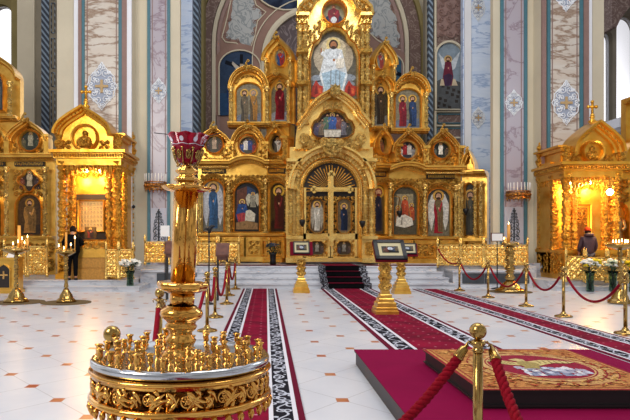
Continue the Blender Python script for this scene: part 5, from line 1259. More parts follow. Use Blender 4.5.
for i in range(9):
    a0=2*PI*i/9
    for f in (1,-1):
        pts=[]
        for k in range(14):
            t=k/13; q=.016*(1-.8*t); th=a0+q*math.cos(f*(t*8))*11*(1); z=T0+.055+q*1.6*math.sin(f*(t*8)); r=brad(z)+.003; pts.append(base+TM@Vector((r*math.cos(th),r*math.sin(th),z)))
        mb.tube(pts,.0035,5)
    for z in (T0+.002,T0+.085):
        r=brad(z)+.003; mb.ball(base+TM@Vector((r*math.cos(a0+.3),r*math.sin(a0+.3),z)),.0075,6)
    mb.tube([base+TM@Vector(((brad(z)+.002)*math.cos(a0+.3),(brad(z)+.002)*math.sin(a0+.3),z)) for z in (T0,T0+.03,T0+.06,T0+.085)],.0035,5)
cp(mb,'filigree_basket','brass')
glass=thing('votive_glass','scalloped ruby red votive glass with white ovals atop the foreground candle stand','votive glass',tuple(base+TM@Vector((0,0,T0))))
mb=MB().smooth(); n=48; prof=[(.025,T0+.01),(.048,T0+.02),(.06,T0+.05),(.07,T0+.08),(.08,T0+.11),(.092,T0+.135),(.106,T0+.158)]
v=[];k=len(prof)
for i in range(n):
    a=2*PI*i/n
    for j,(r,z) in enumerate(prof):
        zz=z+(.005*math.cos(8*a) if j==k-1 else 0); v.append(base+TM@Vector((r*math.cos(a),r*math.sin(a),zz)))
for i in range(n):
    a=2*PI*i/n
    for j,(r,z) in list(enumerate(prof))[::-1]:
        zz=z+(.005*math.cos(8*a) if j==k-1 else 0); v.append(base+TM@Vector(((r-.004)*math.cos(a),(r-.004)*math.sin(a),zz)))
K2=2*k; mb.add(v,[(i*K2+q,((i+1)%n)*K2+q,((i+1)%n)*K2+q+1,i*K2+q+1) for i in range(n) for q in range(K2-1)]); mb.build('glass_bowl','redglass',glass)
mb=MB().smooth()
for i in range(8):
    a=2*PI*(i+.5)/8+.15; z=T0+.128; r=.0895
    rad=Vector((math.cos(a),math.sin(a),0)); tan=Vector((-math.sin(a),math.cos(a),0)); up=(Vector((.55*math.cos(a),.55*math.sin(a),1))).normalized(); nrm=tan.cross(up)
    pts=[base+TM@(rad*(r+.002)+Vector((0,0,z))+tan*.011*math.cos(q*PI/6)+up*.014*math.sin(q*PI/6)) for q in range(12)]
    mb.add(pts,[list(range(12))])
    mb.tube([base+TM@(rad*(r-.012)+Vector((0,0,z-.026))+tan*.03),base+TM@(rad*(r-.006)+Vector((0,0,z-.02))),base+TM@(rad*(r-.012)+Vector((0,0,z-.026))-tan*.03)],.0018,4)
mb.build('white_oval_cut','opal',glass)
mb=MB(); 
for dx,dz,L_ in ((-.095,T0+.155,-.075),(.1,T0+.152,.07)):
    mb.tube([base+TM@Vector((dx,-.02,dz)),base+TM@Vector((dx+L_,-.03,dz+(.004 if dx<0 else .02)))],.0022,5)
cp(mb,'wire_hook','blackmetal')
# ================================================================ STANCHIONS
def stanchion_proto(x,y,label,h=1.02,group='brass rope posts'):
    t=thing('rope_stanchion',label,'rope post',(x,y,0),group=group)
    mb=MB().smooth(); mb.lathe([(.17,0),(.175,.012),(.16,.03),(.1,.045),(.06,.06),(.045,.09),(.032,.11)],(x,y,0),28); mb.build('base','brass',t)
    mb=MB().smooth(); mb.lathe([(.031,.1),(.031,h-.19)],(x,y,0),20); mb.lathe([(.031,h-.19),(.037,h-.185),(.037,h-.17),(.03,h-.165),(.031,h-.15),(.045,h-.14),(.05,h-.13),(.04,h-.118),(.026,h-.108)],(x,y,0),20); mb.build('pole','brass',t)
    mb=MB().smooth()
    for k in range(4):
        a=k*PI/2; d=Vector((math.cos(a),math.sin(a),0)); c=Vector((x,y,h-.14))
        mb.tube([c+d*.04+Vector((0,0,.01)),c+d*.06+Vector((0,0,.018)),c+d*.075+Vector((0,0,.0)),c+d*.065-Vector((0,0,.016))],.006,6)
    mb.build('hook_ring','brass',t)
    mb=MB().smooth(); mb.ball((x,y,h-.054),.054,20); mb.build('ball_finial','brass',t); return t
def twist(mb,pts,r,n=3,pitch=.12):
    """rope of n twisted strands along pts"""
    L=0; d=[0]
    for a,b in zip(pts,pts[1:]): L+=(Vector(b)-Vector(a)).length; d.append(L)
    N=int(L/.018)+2; P3=[]
    def at(s):
        for i in range(len(d)-1):
            if s<=d[i+1]+1e-6: return Vector(pts[i]).lerp(Vector(pts[i+1]),(s-d[i])/max(1e-6,d[i+1]-d[i]))
        return Vector(pts[-1])
    for k in range(n):
        q=[]
        for i in range(N):
            s=L*i/(N-1); p=at(s); t=(at(min(L,s+.01))-at(max(0,s-.01))).normalized(); a=t.cross(Vector((0,0,1)));
            a=a.normalized() if a.length>1e-4 else Vector((1,0,0)); b=t.cross(a); ph=2*PI*(k/n+s/pitch); q.append(p+a*math.cos(ph)*r*.5+b*math.sin(ph)*r*.5)
        mb.tube(q,r*.62,7)
def rope(p,q,sag,r,label,twisted=False,group='red ropes'):
    p,q=Vector(p),Vector(q); t=thing('velvet_rope',label,'rope',tuple(p),group=group)
    pts=[p.lerp(q,i/24)-Vector((0,0,sag*4*(i/24)*(1-i/24))) for i in range(25)]
    mb=MB().smooth()
    ca=pts[0]+(pts[2]-pts[0]).normalized()*.085; cb=pts[-1]+(pts[-3]-pts[-1]).normalized()*.085
    mid_=[p_ for p_ in pts if (p_-pts[0]).length>.13 and (p_-pts[-1]).length>.13]; run=[ca]+mid_+[cb]
    if twisted: twist(mb,run,r)
    else: mb.tube(run,r,8)
    mb.build('cord','velvet' if not twisted else 'redbright',t)
    for a,b in ((pts[0],pts[2]),(pts[-1],pts[-3])):
        d=(b-a).normalized(); mb=MB().smooth(); e=a+d*.1
        mb.tube([a,a+d*.025,a+d*.032,e,e+d*.01],[r*.35,r*.4,r*.85,r*1.08,r*1.15],14); mb.build('end_cap','brass',t)
HK=.885
st0=[(-.955,3.72,'rope post whose brass ball shows behind the left of the candle stand tray'),(-1.17,6.6,'rope post with brass ball just left of the candle stand column'),(-1.0,10.2,'rope post right beside the candle stand column, nearest of the left row beyond it'),(-1.02,12.0,'second rope post beyond the candle stand column along the left runner'),(-.95,14.5,'third rope post beyond the candle stand column along the left runner'),(-1.03,16.7,'fourth rope post along the left runner, before the steps'),(-.96,18.85,'farthest rope post of the left row, at the foot of the steps')]
st1=[(5.93,9.9,'rope post at the right edge of the photo, beside the flowers'),(6.0,12.1,'rope post in front of the right shrine, second from the right edge'),(6.07,14.0,'rope post in front of the big right candle stand, third from the right edge'),(5.96,16.1,'rope post at the right marble wall, fourth from the right edge'),(5.9,18.3,'farthest rope post of the right row, at the end of the steps')]
fp=(1.36,3.85); proto=stanchion_proto(fp[0],fp[1],'large brass rope post with ball top in the right foreground before the podium')
for row in (st0,st1):
    for x,y,l in row: dup(proto,(x,y,0),l)
dup(proto,(1.55,1.7,0),'rope post out of sight toward the viewer'); 
def hook(a,b): 
    d=(Vector((b[0],b[1],0))-Vector((a[0],a[1],0))).normalized()*.07; return (a[0]+d.x,a[1]+d.y,HK)
def rp(a,b,s,r,l,tw=False): rope(hook(a,b),hook(b,a),s,r,l,tw)
nm=['rope sagging between the two posts left of the candle stand column','rope just right of the candle stand column, nearest in the left row','short rope between the first pair of posts beyond the column','rope hanging between the second and third left posts','rope hanging between the third and fourth left posts','farthest rope of the left row, ending at the steps']
for i in range(6): rp(st0[i],st0[i+1],(.75,.6,.45,.55,.5,.5)[i],.028,nm[i]+', deep red')
nm=['right of the second post, nearest the right edge','between the posts before the right shrine','crossing in front of the big right candle stand','in front of the dark wall panels at right']
for i in range(4): rp(st1[i],st1[i+1],(.46,.42,.5,.46)[i],.024,'dark red rope '+nm[i])
rope((5.93,18.35,HK),(P(437,247,20.1)),.25,.024,'dark red rope rising from the farthest right post to the golden fence')
rp(st1[0],(5.9,7.6),.45,.024,'dark red rope leaving the photo at the right edge') if False else None
rope((1.29,3.84,HK+.0),(-.885,3.73,HK),.80,.031,'thick twisted red rope falling left from the foreground brass post',True)
rope((1.425,3.80,HK),(1.50,1.78,HK),.62,.031,'thick twisted red rope falling right from the foreground brass post',True)
# ================================================================ PODIUM + TAPESTRY
po=thing('podium','low wide podium covered in plain magenta red carpet, dark sides','podium',(2.575,5.75,0))
mb=MB(); mb.box(1.12,4.03,4.02,7.48,0,.15); mb.box(1.105,4.045,4.0,7.5,.15,.176); mb.build('dark_side','darkwood',po)
mb=MB(); mb.box(1.10,4.05,3.995,7.505,.172,.182); mb.build('red_carpet_top','magenta',po)
p2=thing('icon_platform','dark wooden platform on the red podium, covered by a golden tapestry','platform',(2.53,5.74,.182))
mb=MB(); mb.box(1.76,3.30,4.87,6.62,.182,.335); mb.mold; mb.box(1.74,3.32,4.85,6.64,.2,.215); mb.box(1.74,3.32,4.85,6.64,.32,.338); mb.build('platform_body','blackwood',p2)
tp=MB(); tz=.340
x0,x1,y0,y1=1.73,3.33,4.84,6.65
def TP(x,y,d): return Vector((x,y,tz+d))
tp.colr('#a4552a'); tp.box(x0,x1,y0,y1,.338,tz)
tcx,tcy=2.60,5.72
def tring(rx,ry,c,d): tp.colr(c); tp.face([(tcx+rx*math.cos(a*PI/30),tcy+ry*math.sin(a*PI/30)) for a in range(60)],TP,d)
for i,(a,b,c) in enumerate(((0,0,'#8e2226'),(.035,.035,'#c08a4a'),(.06,.06,'#94372a'),(.075,.075,'#b87a40'))):
    tp.colr(c); tp.face([(x0+a,y0+b),(x1-a,y0+b),(x1-a,y1-b),(x0+a,y1-b)],TP,.0008*(i+1))
for k,(rr1,c) in enumerate(((.70,'#8f2c2a'),(.685,'#c2945a'),(.60,'#8a2028'),(.585,'#b98450'),(.575,'#c9a268'),(.52,'#8e1c2c'),(.505,'#c9a268'),(.49,'#8c0f30'))): tring(rr1*.92,rr1*1.08,c,.006+.0006*k)
r=random.Random(8)
for i in range(700):
    x=r.uniform(x0+.09,x1-.09); y=r.uniform(y0+.09,y1-.09); a=r.uniform(0,6.3); s_=r.uniform(.02,.05); tp.colr(r.choice(('#d09a4c','#a03020','#8a2a1c','#dba85c','#b86a30')))
    if ((x-tcx)/.5)**2+((y-tcy)/.58)**2<1: continue
    tp.face([(x+s_*math.cos(a),y+s_*math.sin(a)),(x+s_*.35*math.cos(a+1.5),y+s_*.35*math.sin(a+1.5)),(x-s_*math.cos(a),y-s_*math.sin(a)),(x-s_*.35*math.cos(a+1.5),y-s_*.35*math.sin(a+1.5))],TP,.0112+i*.000003)
d0=.0118
def tpoly(pts,c,k=0): tp.colr(c); tp.face([(tcx+x,tcy+y) for x,y in pts],TP,d0+k*.0006)
# city at the lower right of the disc
r=random.Random(5)
for i in range(46):
    x=-.22+.55*(i%12)/11+r.uniform(-.02,.02); y=-.42+.09*(i//12)+r.uniform(-.02,.02)
    if x*x/.19+y*y/.26>1: continue
    w_=r.uniform(.02,.045); h_=r.uniform(.05,.11); c=r.choice(('#c4c6d4','#8d92aa','#a9a5b4','#6b6f88','#d8d4d4'))
    tpoly([(x-w_,y),(x+w_,y),(x+w_,y+h_),(x,y+h_+.03),(x-w_,y+h_)],c,i*.02)
# eagle
E='#cdb878'
tpoly([(-.1,.05),(.02,.0),(.1,.06),(.2,.12),(.34,.1),(.42,.16),(.3,.24),(.12,.26),(-.02,.2)],E,2)      # right wing
tpoly([(-.1,.08),(-.2,.2),(-.34,.3),(-.42,.24),(-.36,.12),(-.26,.04),(-.14,.0)],E,2.2)                # left wing
tpoly([(-.16,-.04),(-.02,-.06),(.04,.08),(-.04,.22),(-.12,.22),(-.17,.08)],'#a08c52',2.4)
tpoly([(-.12,.2),(-.04,.2),(-.03,.3),(-.08,.34),(-.14,.31),(-.18,.28)],'#c9b67a',2.6)
tpoly([(-.14,-.02),(-.2,-.14),(-.1,-.12),(-.04,-.15),(-.02,-.04)],'#a08c52',2.6)
for k in range(6): tpoly([(.06+k*.055,.1),(.075+k*.055,.23),(.085+k*.055,.23),(.075+k*.055,.1)],'#7c6a3c',2.8); tpoly([(-.2-k*.035,.06+k*.012),(-.22-k*.035,.2+k*.015),(-.21-k*.035,.2+k*.015),(-.185-k*.035,.06+k*.012)],'#7c6a3c',2.8)
o=tp.build('tapestry','weave',None,fix=False); tag(o,'golden orange tapestry with eagle over a white city in a crimson roundel','tapestry')
# ================================================================ LECTERNS
def lectern(x,Y,px_top,cxp,label,w=.62,gild=True,ztop=1.47,zlow=1.12,desk=(.95,.55),cloth=True,base=.46,s=1.0):
    t=thing('icon_lectern',label,'lectern',(x,Y,0))
    mb=MB(); b=base
    for a,z0,z1 in ((1.0,0,.1),(.93,.1,.16),(.82,.16,.26),(.66,.26,.34),(.5,.34,.42),(.36,.42,.5)):
        k0=b*a; mb.lathe([(k0*.74,z0),(k0*.74,z1-.02),(k0*.66,z1)],(x,Y,0),4,axis=Matrix.Rotation(PI/4,3,'Z'))
    mb.build('stepped_base','gold',t)
    mb=MB().smooth(); zt=zlow-.06; H=zt-.5; pr=[(.1,.5)]
    for k in range(3): a=.5+H*k/3; h=H/3; pr+=[(.095,a+h*.06),(.12,a+h*.2),(.135,a+h*.45),(.115,a+h*.7),(.09,a+h*.82),(.115,a+h*.95)]
    mb.lathe(pr+[(.14,zt),(.02,zt+.02)],(x,Y,0),14,6,.12)
    mb.build('carved_stem','carved',t); return t
def desk(t,x,Y,w,zl,zh,dep,cloth_cols,frame_m,pic,yaw=0):
    """slanted icon board: lower front edge zl, upper rear edge zh"""
    rot=Matrix.Rotation(yaw,3,'Z')
    ux=rot@Vector((1,0,0)); dv=rot@Vector((0,dep,zh-zl)); nrm=ux.cross(dv).normalized()*-1
    if nrm.y>0: nrm=-nrm
    o=Vector((x,Y-dep/2,zl))
    H=dv.length; dvn=dv/H
    def D(u,v,d): return o+ux*u*w+dvn*(H*v)+nrm*d     # u -.5...5, v 0..1
    def slab(mb,u0,u1,v0,v1,d0,d1): mb.add([D(u,v,d) for d in (d0,d1) for v in (v0,v1) for u in (u0,u1)],[(0,2,3,1),(4,5,7,6),(0,1,5,4),(2,6,7,3),(0,4,6,2),(1,3,7,5)])
    mb=MB(); slab(mb,-.5,.5,0,1,-.05,0); mb.build('desk_board','crimsoncloth' if cloth_cols else frame_m,t)
    return D,slab
def icon_on(D,slab,label,u0,u1,v0,v1,fr,mount,pic,aspect,f=.05):
    ic=thing('framed_icon',label,'icon',tuple(D(0,v0,.0)))
    mb=MB()
    for a in ((u0,u1,v0,v0+f*1.2),(u0,u1,v1-f*1.2,v1),(u0,u0+f,v0,v1),(u1-f,u1,v0,v1)): slab(mb,*a,0,.05)
    slab(mb,u0,u1,v0,v1,0,.02); mb.build('frame',fr,ic)
    mb=MB(); slab(mb,u0+f,u1-f,v0+f*1.2,v1-f*1.2,.02,.03); mb.build('mount',mount,ic)
    mb=MB(); mb.colr('#3c3a38'); m=.2; a0,a1,b0,b1=u0+f+m*(u1-u0)*.55,u1-f-m*(u1-u0)*.55,v0+f+m*(v1-v0),v1-f-m*(v1-v0)
    mb.face([(a0,b0),(a1,b0),(a1,b1),(a0,b1)],D,.033)
    def PN(u,v,d): return D(a0+u*(a1-a0),b0+v*(b1-b0),.034+d)
    pic(mb,PN,aspect); mb.build('painting','paint',ic,fix=False)
def darkcrowd(mb,P_,a):
    for i,(u,h,c) in enumerate(((.15,.6,'#59412c'),(.3,.75,'#6a3a30'),(.7,.8,'#3d4858'),(.87,.6,'#6a5a40'))): fig(mb,P_,u,.08,h,.3,c,None,halo=None,asp=a,L=.002+i*.01)
    mb.colr('#b8bcc4'); mb.face([(.35,.2),(.3,.45),(.42,.62),(.58,.55),(.66,.3),(.55,.15)],P_,.05); mb.colr('#8c94a4'); mb.face([(.42,.2),(.45,.5),(.5,.5),(.5,.2)],P_,.052)
xL=(385.5-VX)*12.55/F
t=lectern(2.5,12.6,0,0,'large gilded lectern on the central carpet with a black framed icon, nearest of the three',ztop=1.5,zlow=1.12,base=.46)
D,sl=desk(t,2.58,12.5,.66,1.13,1.53,.42,True,'blackwood',None,.0); icon_on(D,sl,'black framed icon with cream mount on the nearest lectern',-.49,.49,.02,.98,'blackwood','mount',darkcrowd,1.3,.12)
xl=(301-VX)*17.8/F
t=lectern(xl,17.75,0,0,'gilded lectern with red cloth standing left of the central steps',zlow=1.02,base=.46)
D,sl=desk(t,xl,17.6,.66,1.12,1.50,.25,True,'crimsoncloth',None); icon_on(D,sl,'gold and black icon between red cloth edges on the left lectern',-.36,.36,.06,.96,'blackwood','goldpic',darkcrowd,1.3) if 'goldpic' in M else icon_on(D,sl,'gold and black icon between red cloth edges on the left lectern',-.36,.36,.06,.96,'blackwood','mount',darkcrowd,1.3)
xr=(401-VX)*17.4/F
t=lectern(xr,17.4,0,0,'gilded lectern right of the steps, half hidden behind the nearest lectern',zlow=1.04,base=.46)
D,sl=desk(t,xr+.12,17.3,.62,1.10,1.46,.28,True,'crimsoncloth',None,-.12); icon_on(D,sl,'small icon on red cloth on the lectern behind the nearest one',-.38,.44,.1,.92,'blackwood','mount',darkcrowd,1.3)
# brown wooden desks on thin stands
def wood_desk(px,Y,w,y0,y1,label,cat='lectern'):
    x=Sx(px,Y); z1=Z(y0,Y); z0=Z(y1,Y); t=thing('wooden_desk',label,cat,(x,Y,0))
    mb=MB(); mb.add([Vector((x+sx*w/2,Y+sy,z)) for sx in (-1,1) for sy,z in ((-.14,z0),(.14,z1),(.14,z1-.05),(-.14,z0-.05))],[(0,1,2,3),(7,6,5,4),(0,4,5,1),(1,5,6,2),(2,6,7,3),(3,7,4,0)]); mb.build('sloping_top','wood',t)
    mb=MB(); 
    mb.box(x-w/2+.03,x+w/2-.03,Y-.1,Y+.1,z0-.14,z0-.04); mb.build('drawer_box','wood',t)
    for s_ in (-1,1):
        for q in (-1,1): mb=MB(); mb.box(x+s_*(w/2-.05)-.02,x+s_*(w/2-.05)+.02,Y+q*.08-.02,Y+q*.08+.02,0.0,z0-.12); mb.build('leg','blackwood',t)
    return t
wood_desk(222.5,15.4,.34,243,254.5,'small brown wooden desk right of the candle stand column')
wood_desk(174,15.6,.46,241,252,'brown wooden desk mostly hidden behind the candle stand column')
t=thing('notice_sheet','white framed sheet standing behind the candle stand column','notice',P(165,235,15.5)); 
PN_=flat(17.5); mb=MB(); mb.pbox(160.5,169.5,225.5,236.5,PN_,-.02,0); mb.build('sheet','paper',t); mb=MB(); c=PN_(165,236.5,-.01); mb.tube([c,(c.x,c.y,.01)],.015,6); mb.lathe([(.15,0),(.13,.02)],(c.x,c.y,0),16); mb.build('stand','blackmetal',t)
t=thing('notice_sign','blank white sign in a brown frame above the fence, right of the steps','sign',(Sx(497,19.0),19.0,0)); q=flat(19.0)
mb=MB(); mb.pbox(491,503.5,232.8,241.5,q,-.03,0); mb.build('frame','wood',t); mb=MB(); mb.pbox(491.9,502.6,233.6,240.7,q,0,.006); mb.build('sheet','paper',t); mb=MB(); c=q(497,241.5,.015); mb.tube([c,(c.x,c.y,.575)],.018,6); mb.lathe([(.2,.0),(.16,.03),(.03,.05)],(c.x,c.y,0),16); mb.tube([(c.x,c.y,0),(c.x,c.y,.6)],.018,6); mb.build('stand','blackmetal',t)
# black standing lamp / perch with curved head
t=thing('black_floor_stand','thin black stand with a curved dark head in front of the left icons','stand',(Sx(209,14.5),14.5,0)); q=flat(14.5)
mb=MB().smooth(); x=Sx(209,14.5); mb.lathe([(.16,0),(.15,.02),(.03,.05)],(x,14.5,0),16); mb.tube([(x,14.5,.03),q(209,232,0)],.018,8); mb.build('pole','blackmetal',t)
mb=MB().smooth(); mb.tube([q(209,233,0),q(209.5,229,0),q(212,226.5,0),q(215,226,0)],[.035,.06,.05,.015],8); mb.tube([q(209,230,0),q(206,228.5,0),q(204.5,229.5,0)],[.04,.03,.012],8); mb.build('curved_head','blackmetal',t)
# ================================================================ CANDLE STANDS
def cstand(x,Y,zd,label,rd=.3,base=.3,tall=None,candles=(),mat='brass',fat=False,mats='black'):
    t=thing('candle_stand',label,'candle stand',(x,Y,0))
    mb=MB().smooth(); mb.lathe([(base,0.02),(base,.06),(base*.85,.1),(base*.7,.12),(base*.62,.2),(base*.35,.3),(base*.22,.36)],(x,Y,0),24,8,.05); mb.build('foot',mat,t)
    mb=MB().smooth(); H=zd-.36; w=2.6 if fat else 1; pr=[(.04*w,.36)]
    for k in range(4): a=.36+H*k/4; h=H/4; pr+=[(.035*w,a+h*.05),(.06*w,a+h*.2),(.045*w,a+h*.5),(.035*w,a+h*.8),(.055*w,a+h*.93)]
    mb.lathe(pr,(x,Y,0),16,6 if fat else 0,.1); mb.build('stem',mat,t)
    mb=MB().smooth(); mb.lathe([(.04,zd-.12),(rd*.5,zd-.08),(rd*.95,zd-.02),(rd,zd+.03),(rd*.95,zd+.035),(.02,zd)],(x,Y,0),28,10,.04)
    for k in range(12): a=k*PI/6; mb.lathe([(.02,0),(.012,.03),(.022,.06)],(x+rd*.82*math.cos(a),Y+rd*.82*math.sin(a),zd+.01),8)
    mb.build('dish',mat,t)
    return t
def candle(x,Y,z,h,label,r=.011,lit=True,mat='wax',cat='candle',g='small lit candles'):
    t=thing('candle',label,cat,(x,Y,z),group=g); mb=MB().smooth(); mb.lathe([(r,0),(r*.92,h)],(x,Y,z),8); mb.build('wax_body',mat,t)
    if lit: mb=MB().smooth(); mb.lathe([(.004,0),(.013,.02),(.013,.035),(.006,.06),(.001,.085)],(x,Y,z+h+.004),8); mb.build('flame','flame',t)
sx=Sx(18.8,15.0); cstand(sx,14.85,1.30,'tall golden candle stand at the left edge with several burning candles',.32,.3)
candle(sx+.05,14.9,1.36,.55,'tall thick amber candle on the leftmost stand',.045,False,g=None)
for i,(px,py) in enumerate(((18,243),(22,240),(24.5,244),(27.5,238),(13,245))): 
    x=Sx(px,14.75); z=Z(py,14.75); candle(x,14.75,1.31,max(.05,z-1.31),'small lit candle on the leftmost stand',g='lit candles on the leftmost stand')
t=thing('white_paper','white card standing on the small golden chest at the left edge','paper',P(11,257.6,17.55)); mb=MB(); q=flat(17.55); mb.add([q(6,257.6,0),q(17,257.6,0),q(17.5,250,-.12),q(10.5,247.5,-.12),q(6,257.6,-.02),q(17,257.6,-.02),q(17.5,250,-.14),q(10.5,247.5,-.14)],[(0,1,2,3),(4,7,6,5),(0,4,5,1),(1,5,6,2),(2,6,7,3),(3,7,4,0)]); mb.build('card','paper',t)
sx=Sx(67.5,14.9); cstand(sx,14.8,1.26,'slender golden candle stand in front of the person in black',.24,.24)
candle(sx,14.8,1.29,.45,'tall amber candle in the middle of the slender stand',.03,False,g=None)
for px,py in ((59,247),(64,249.5),(75,239),(71,246)): x=Sx(px,14.75); candle(x,14.74,1.27,max(.04,Z(py,14.75)-1.27),'small lit candle on the slender stand',g='lit candles on the slender stand')
sx=Sx(510,17.9); cstand(sx,17.9,1.42,'big ornate golden candle stand on a dark round mat, behind the right ropes',.26,.44,fat=True)
candle(sx-.04,17.9,1.46,.55,'tall thick amber candle on the big right stand',.05,True,g=None)
candle(Sx(504,17.8),17.8,1.44,.12,'small lit candle on the big right stand',g=None)
sx=Sx(622,16.9); cstand(sx,14.9+.6,1.3,'golden candle stand with burning candles near the right edge, behind the ropes',.34,.3) if False else None
sx=Sx(620,14.6); cstand(sx,14.6,1.42,'golden candle stand with burning candles among the right flower vases',.32,.28)
for px,py in ((616,246),(619,247),(622,244),(625,245),(628,246),(613,249),(626,249)): x=Sx(px,14.5); candle(x,14.5,1.44,max(.04,Z(py,14.5)-1.44+.05),'small lit candle on the stand among the flowers',g='lit candles on the stand among the flowers')
for x,Y,r,l in ((Sx(19,14.9),14.9,.62,'dark round mat under the leftmost candle stand'),(Sx(67.5,14.9),14.8,.6,'dark round mat under the slender candle stand'),(Sx(510,17.9),17.9,.62,'dark round mat under the big right candle stand')):
    mb=MB(); mb.lathe([(r,0.001),(r,.018),(r-.02,.02)],(x,Y,0),40); tag(mb.build('round_mat','mat'),l,'mat')
# golden chest at left edge
t=thing('golden_chest','small gilded cabinet with arched dark panel at the left edge','cabinet',(Sx(4,17.4),17.4,0)); q=flat(17.4)
mb=MB(); xa,xb=Sx(-16,17.4),Sx(15.5,17.4); mb.box(xa,xb,17.4,17.95,0,Z(260,17.4)); mb.box(xa-.03,xb+.03,17.35,18.0,Z(260,17.4),Z(257.5,17.4)); mb.box(xa-.03,xb+.03,17.35,18.0,0,.08); mb.build('cabinet_body','gold',t)
mb=MB(); o=arch(4,6.5,270,264,288,'keel',12); mb.prism(o,q,.0,.02); mb.mat(1); mb.mold(o,[(-.6,.02),(-.6,.04),(.5,.04),(.5,.02)],q,True); mb.mat(2); mb.prism(crossp(4,275,4,.7),q,.02,.04); mb.build('arched_panel',['dark','gold','reliefgold'],t)
# ================================================================ PILLAR CANDLE RINGS
def sconce(cx,cy,w,PM,sc,label):
    t=thing('candle_sconce',label,'candle holder',PM(cx,cy+5,.0),group='ring candle holders on the pillars'); c=PM(cx,cy,w*sc*.52); R=w*sc/2
    mb=MB().smooth()
    for z,r in ((.14,R),(-.08,R*.98)): mb.tube([c+Vector((r*math.cos(a*PI/16),r*math.sin(a*PI/16),z)) for a in range(33)],.022,6)
    for k in range(32): a=k*PI/16; scroll(mb,0,0,.06,lambda x,y,d,a=a:c+Vector(((R+d)*math.cos(a)-x*math.sin(a),(R+d)*math.sin(a)+x*math.cos(a),.03+y*1.5)),0,.018,1 if k%2 else -1,k,1.2,7)
    for k in range(16): a=k*PI/8; mb.tube([c+Vector((R*math.cos(a),R*math.sin(a),-.08)),c+Vector((R*.9*math.cos(a),R*.9*math.sin(a),-.2))],[.02,.006],5)
    for k in range(4): a=k*PI/2; mb.tube([c+Vector((R*math.cos(a),R*math.sin(a),0)),c],.015,5)
    mb.tube([c,PM(cx,cy,0)],.03,6); mb.build('ring','copper',t)
    mb=MB().smooth()
    mb2=None
    for k in range(10):
        a=PI+.2+k*(PI-.4)/9+0; mb=MB().smooth(); p=c+Vector((R*math.cos(a),R*math.sin(a),.14)); mb.lathe([(.014,0),(.013,.3)],p,8); mb.build('candle_tube','waxw',t,'white candle')
sconce(157.5,187.5,21,PB,21.5/F,'gilt ring of white candles on the left pillar beside the big stand lamp')
sconce(513.5,196.5,22,RB,21.5/F,'gilt ring of white candles on the right pillar')
for (px,py,PM,l) in ((134.5,207,PA,'small black round camera on the pillar by the left shrine'),(537.5,212.5,RB,'small black round camera on the pillar by the right shrine')):
    t=thing('security_camera',l,'camera',PM(px-3,py,0)); c=PM(px,py,.15); mb=MB().smooth(); mb.ball(c,.065,12); mb.build('camera_head','blackmetal',t); mb=MB(); mb.tube([c,PM(px-1,py,0)],.03,6); mb.mat(1); mb.pbox(px-3.4,px+.6,py-2,py+1.6,PM,0,.05); mb.build('bracket',['white','white'],t)
# ================================================================ PEOPLE
def skin(name,verts,edges,radii,mat,parent,root=0,sub=1,label=None):
    me=bpy.data.meshes.new(name); me.from_pydata(verts,edges,[]); o=bpy.data.objects.new(name,me); COL.objects.link(o)
    md=o.modifiers.new('s','SKIN'); md.use_smooth_shade=True
    for i,r in enumerate(radii):
        sv=me.skin_vertices[0].data[i]; sv.radius=(r,r) if not isinstance(r,tuple) else r; sv.use_root=(i==root)
    o.modifiers.new('d','SUBSURF').levels=sub; o.modifiers['d'].render_levels=sub
    dg=bpy.context.evaluated_depsgraph_get(); dg.update(); nm_=bpy.data.meshes.new_from_object(o.evaluated_get(dg))
    bpy.data.objects.remove(o); nm_.materials.clear(); nm_.materials.append(M[mat]); 
    for p_ in nm_.polygons: p_.use_smooth=True; p_.material_index=0
    o=bpy.data.objects.new(name,nm_); COL.objects.link(o)
    if parent: o.parent=parent
    if label: o['label']=label
    return o
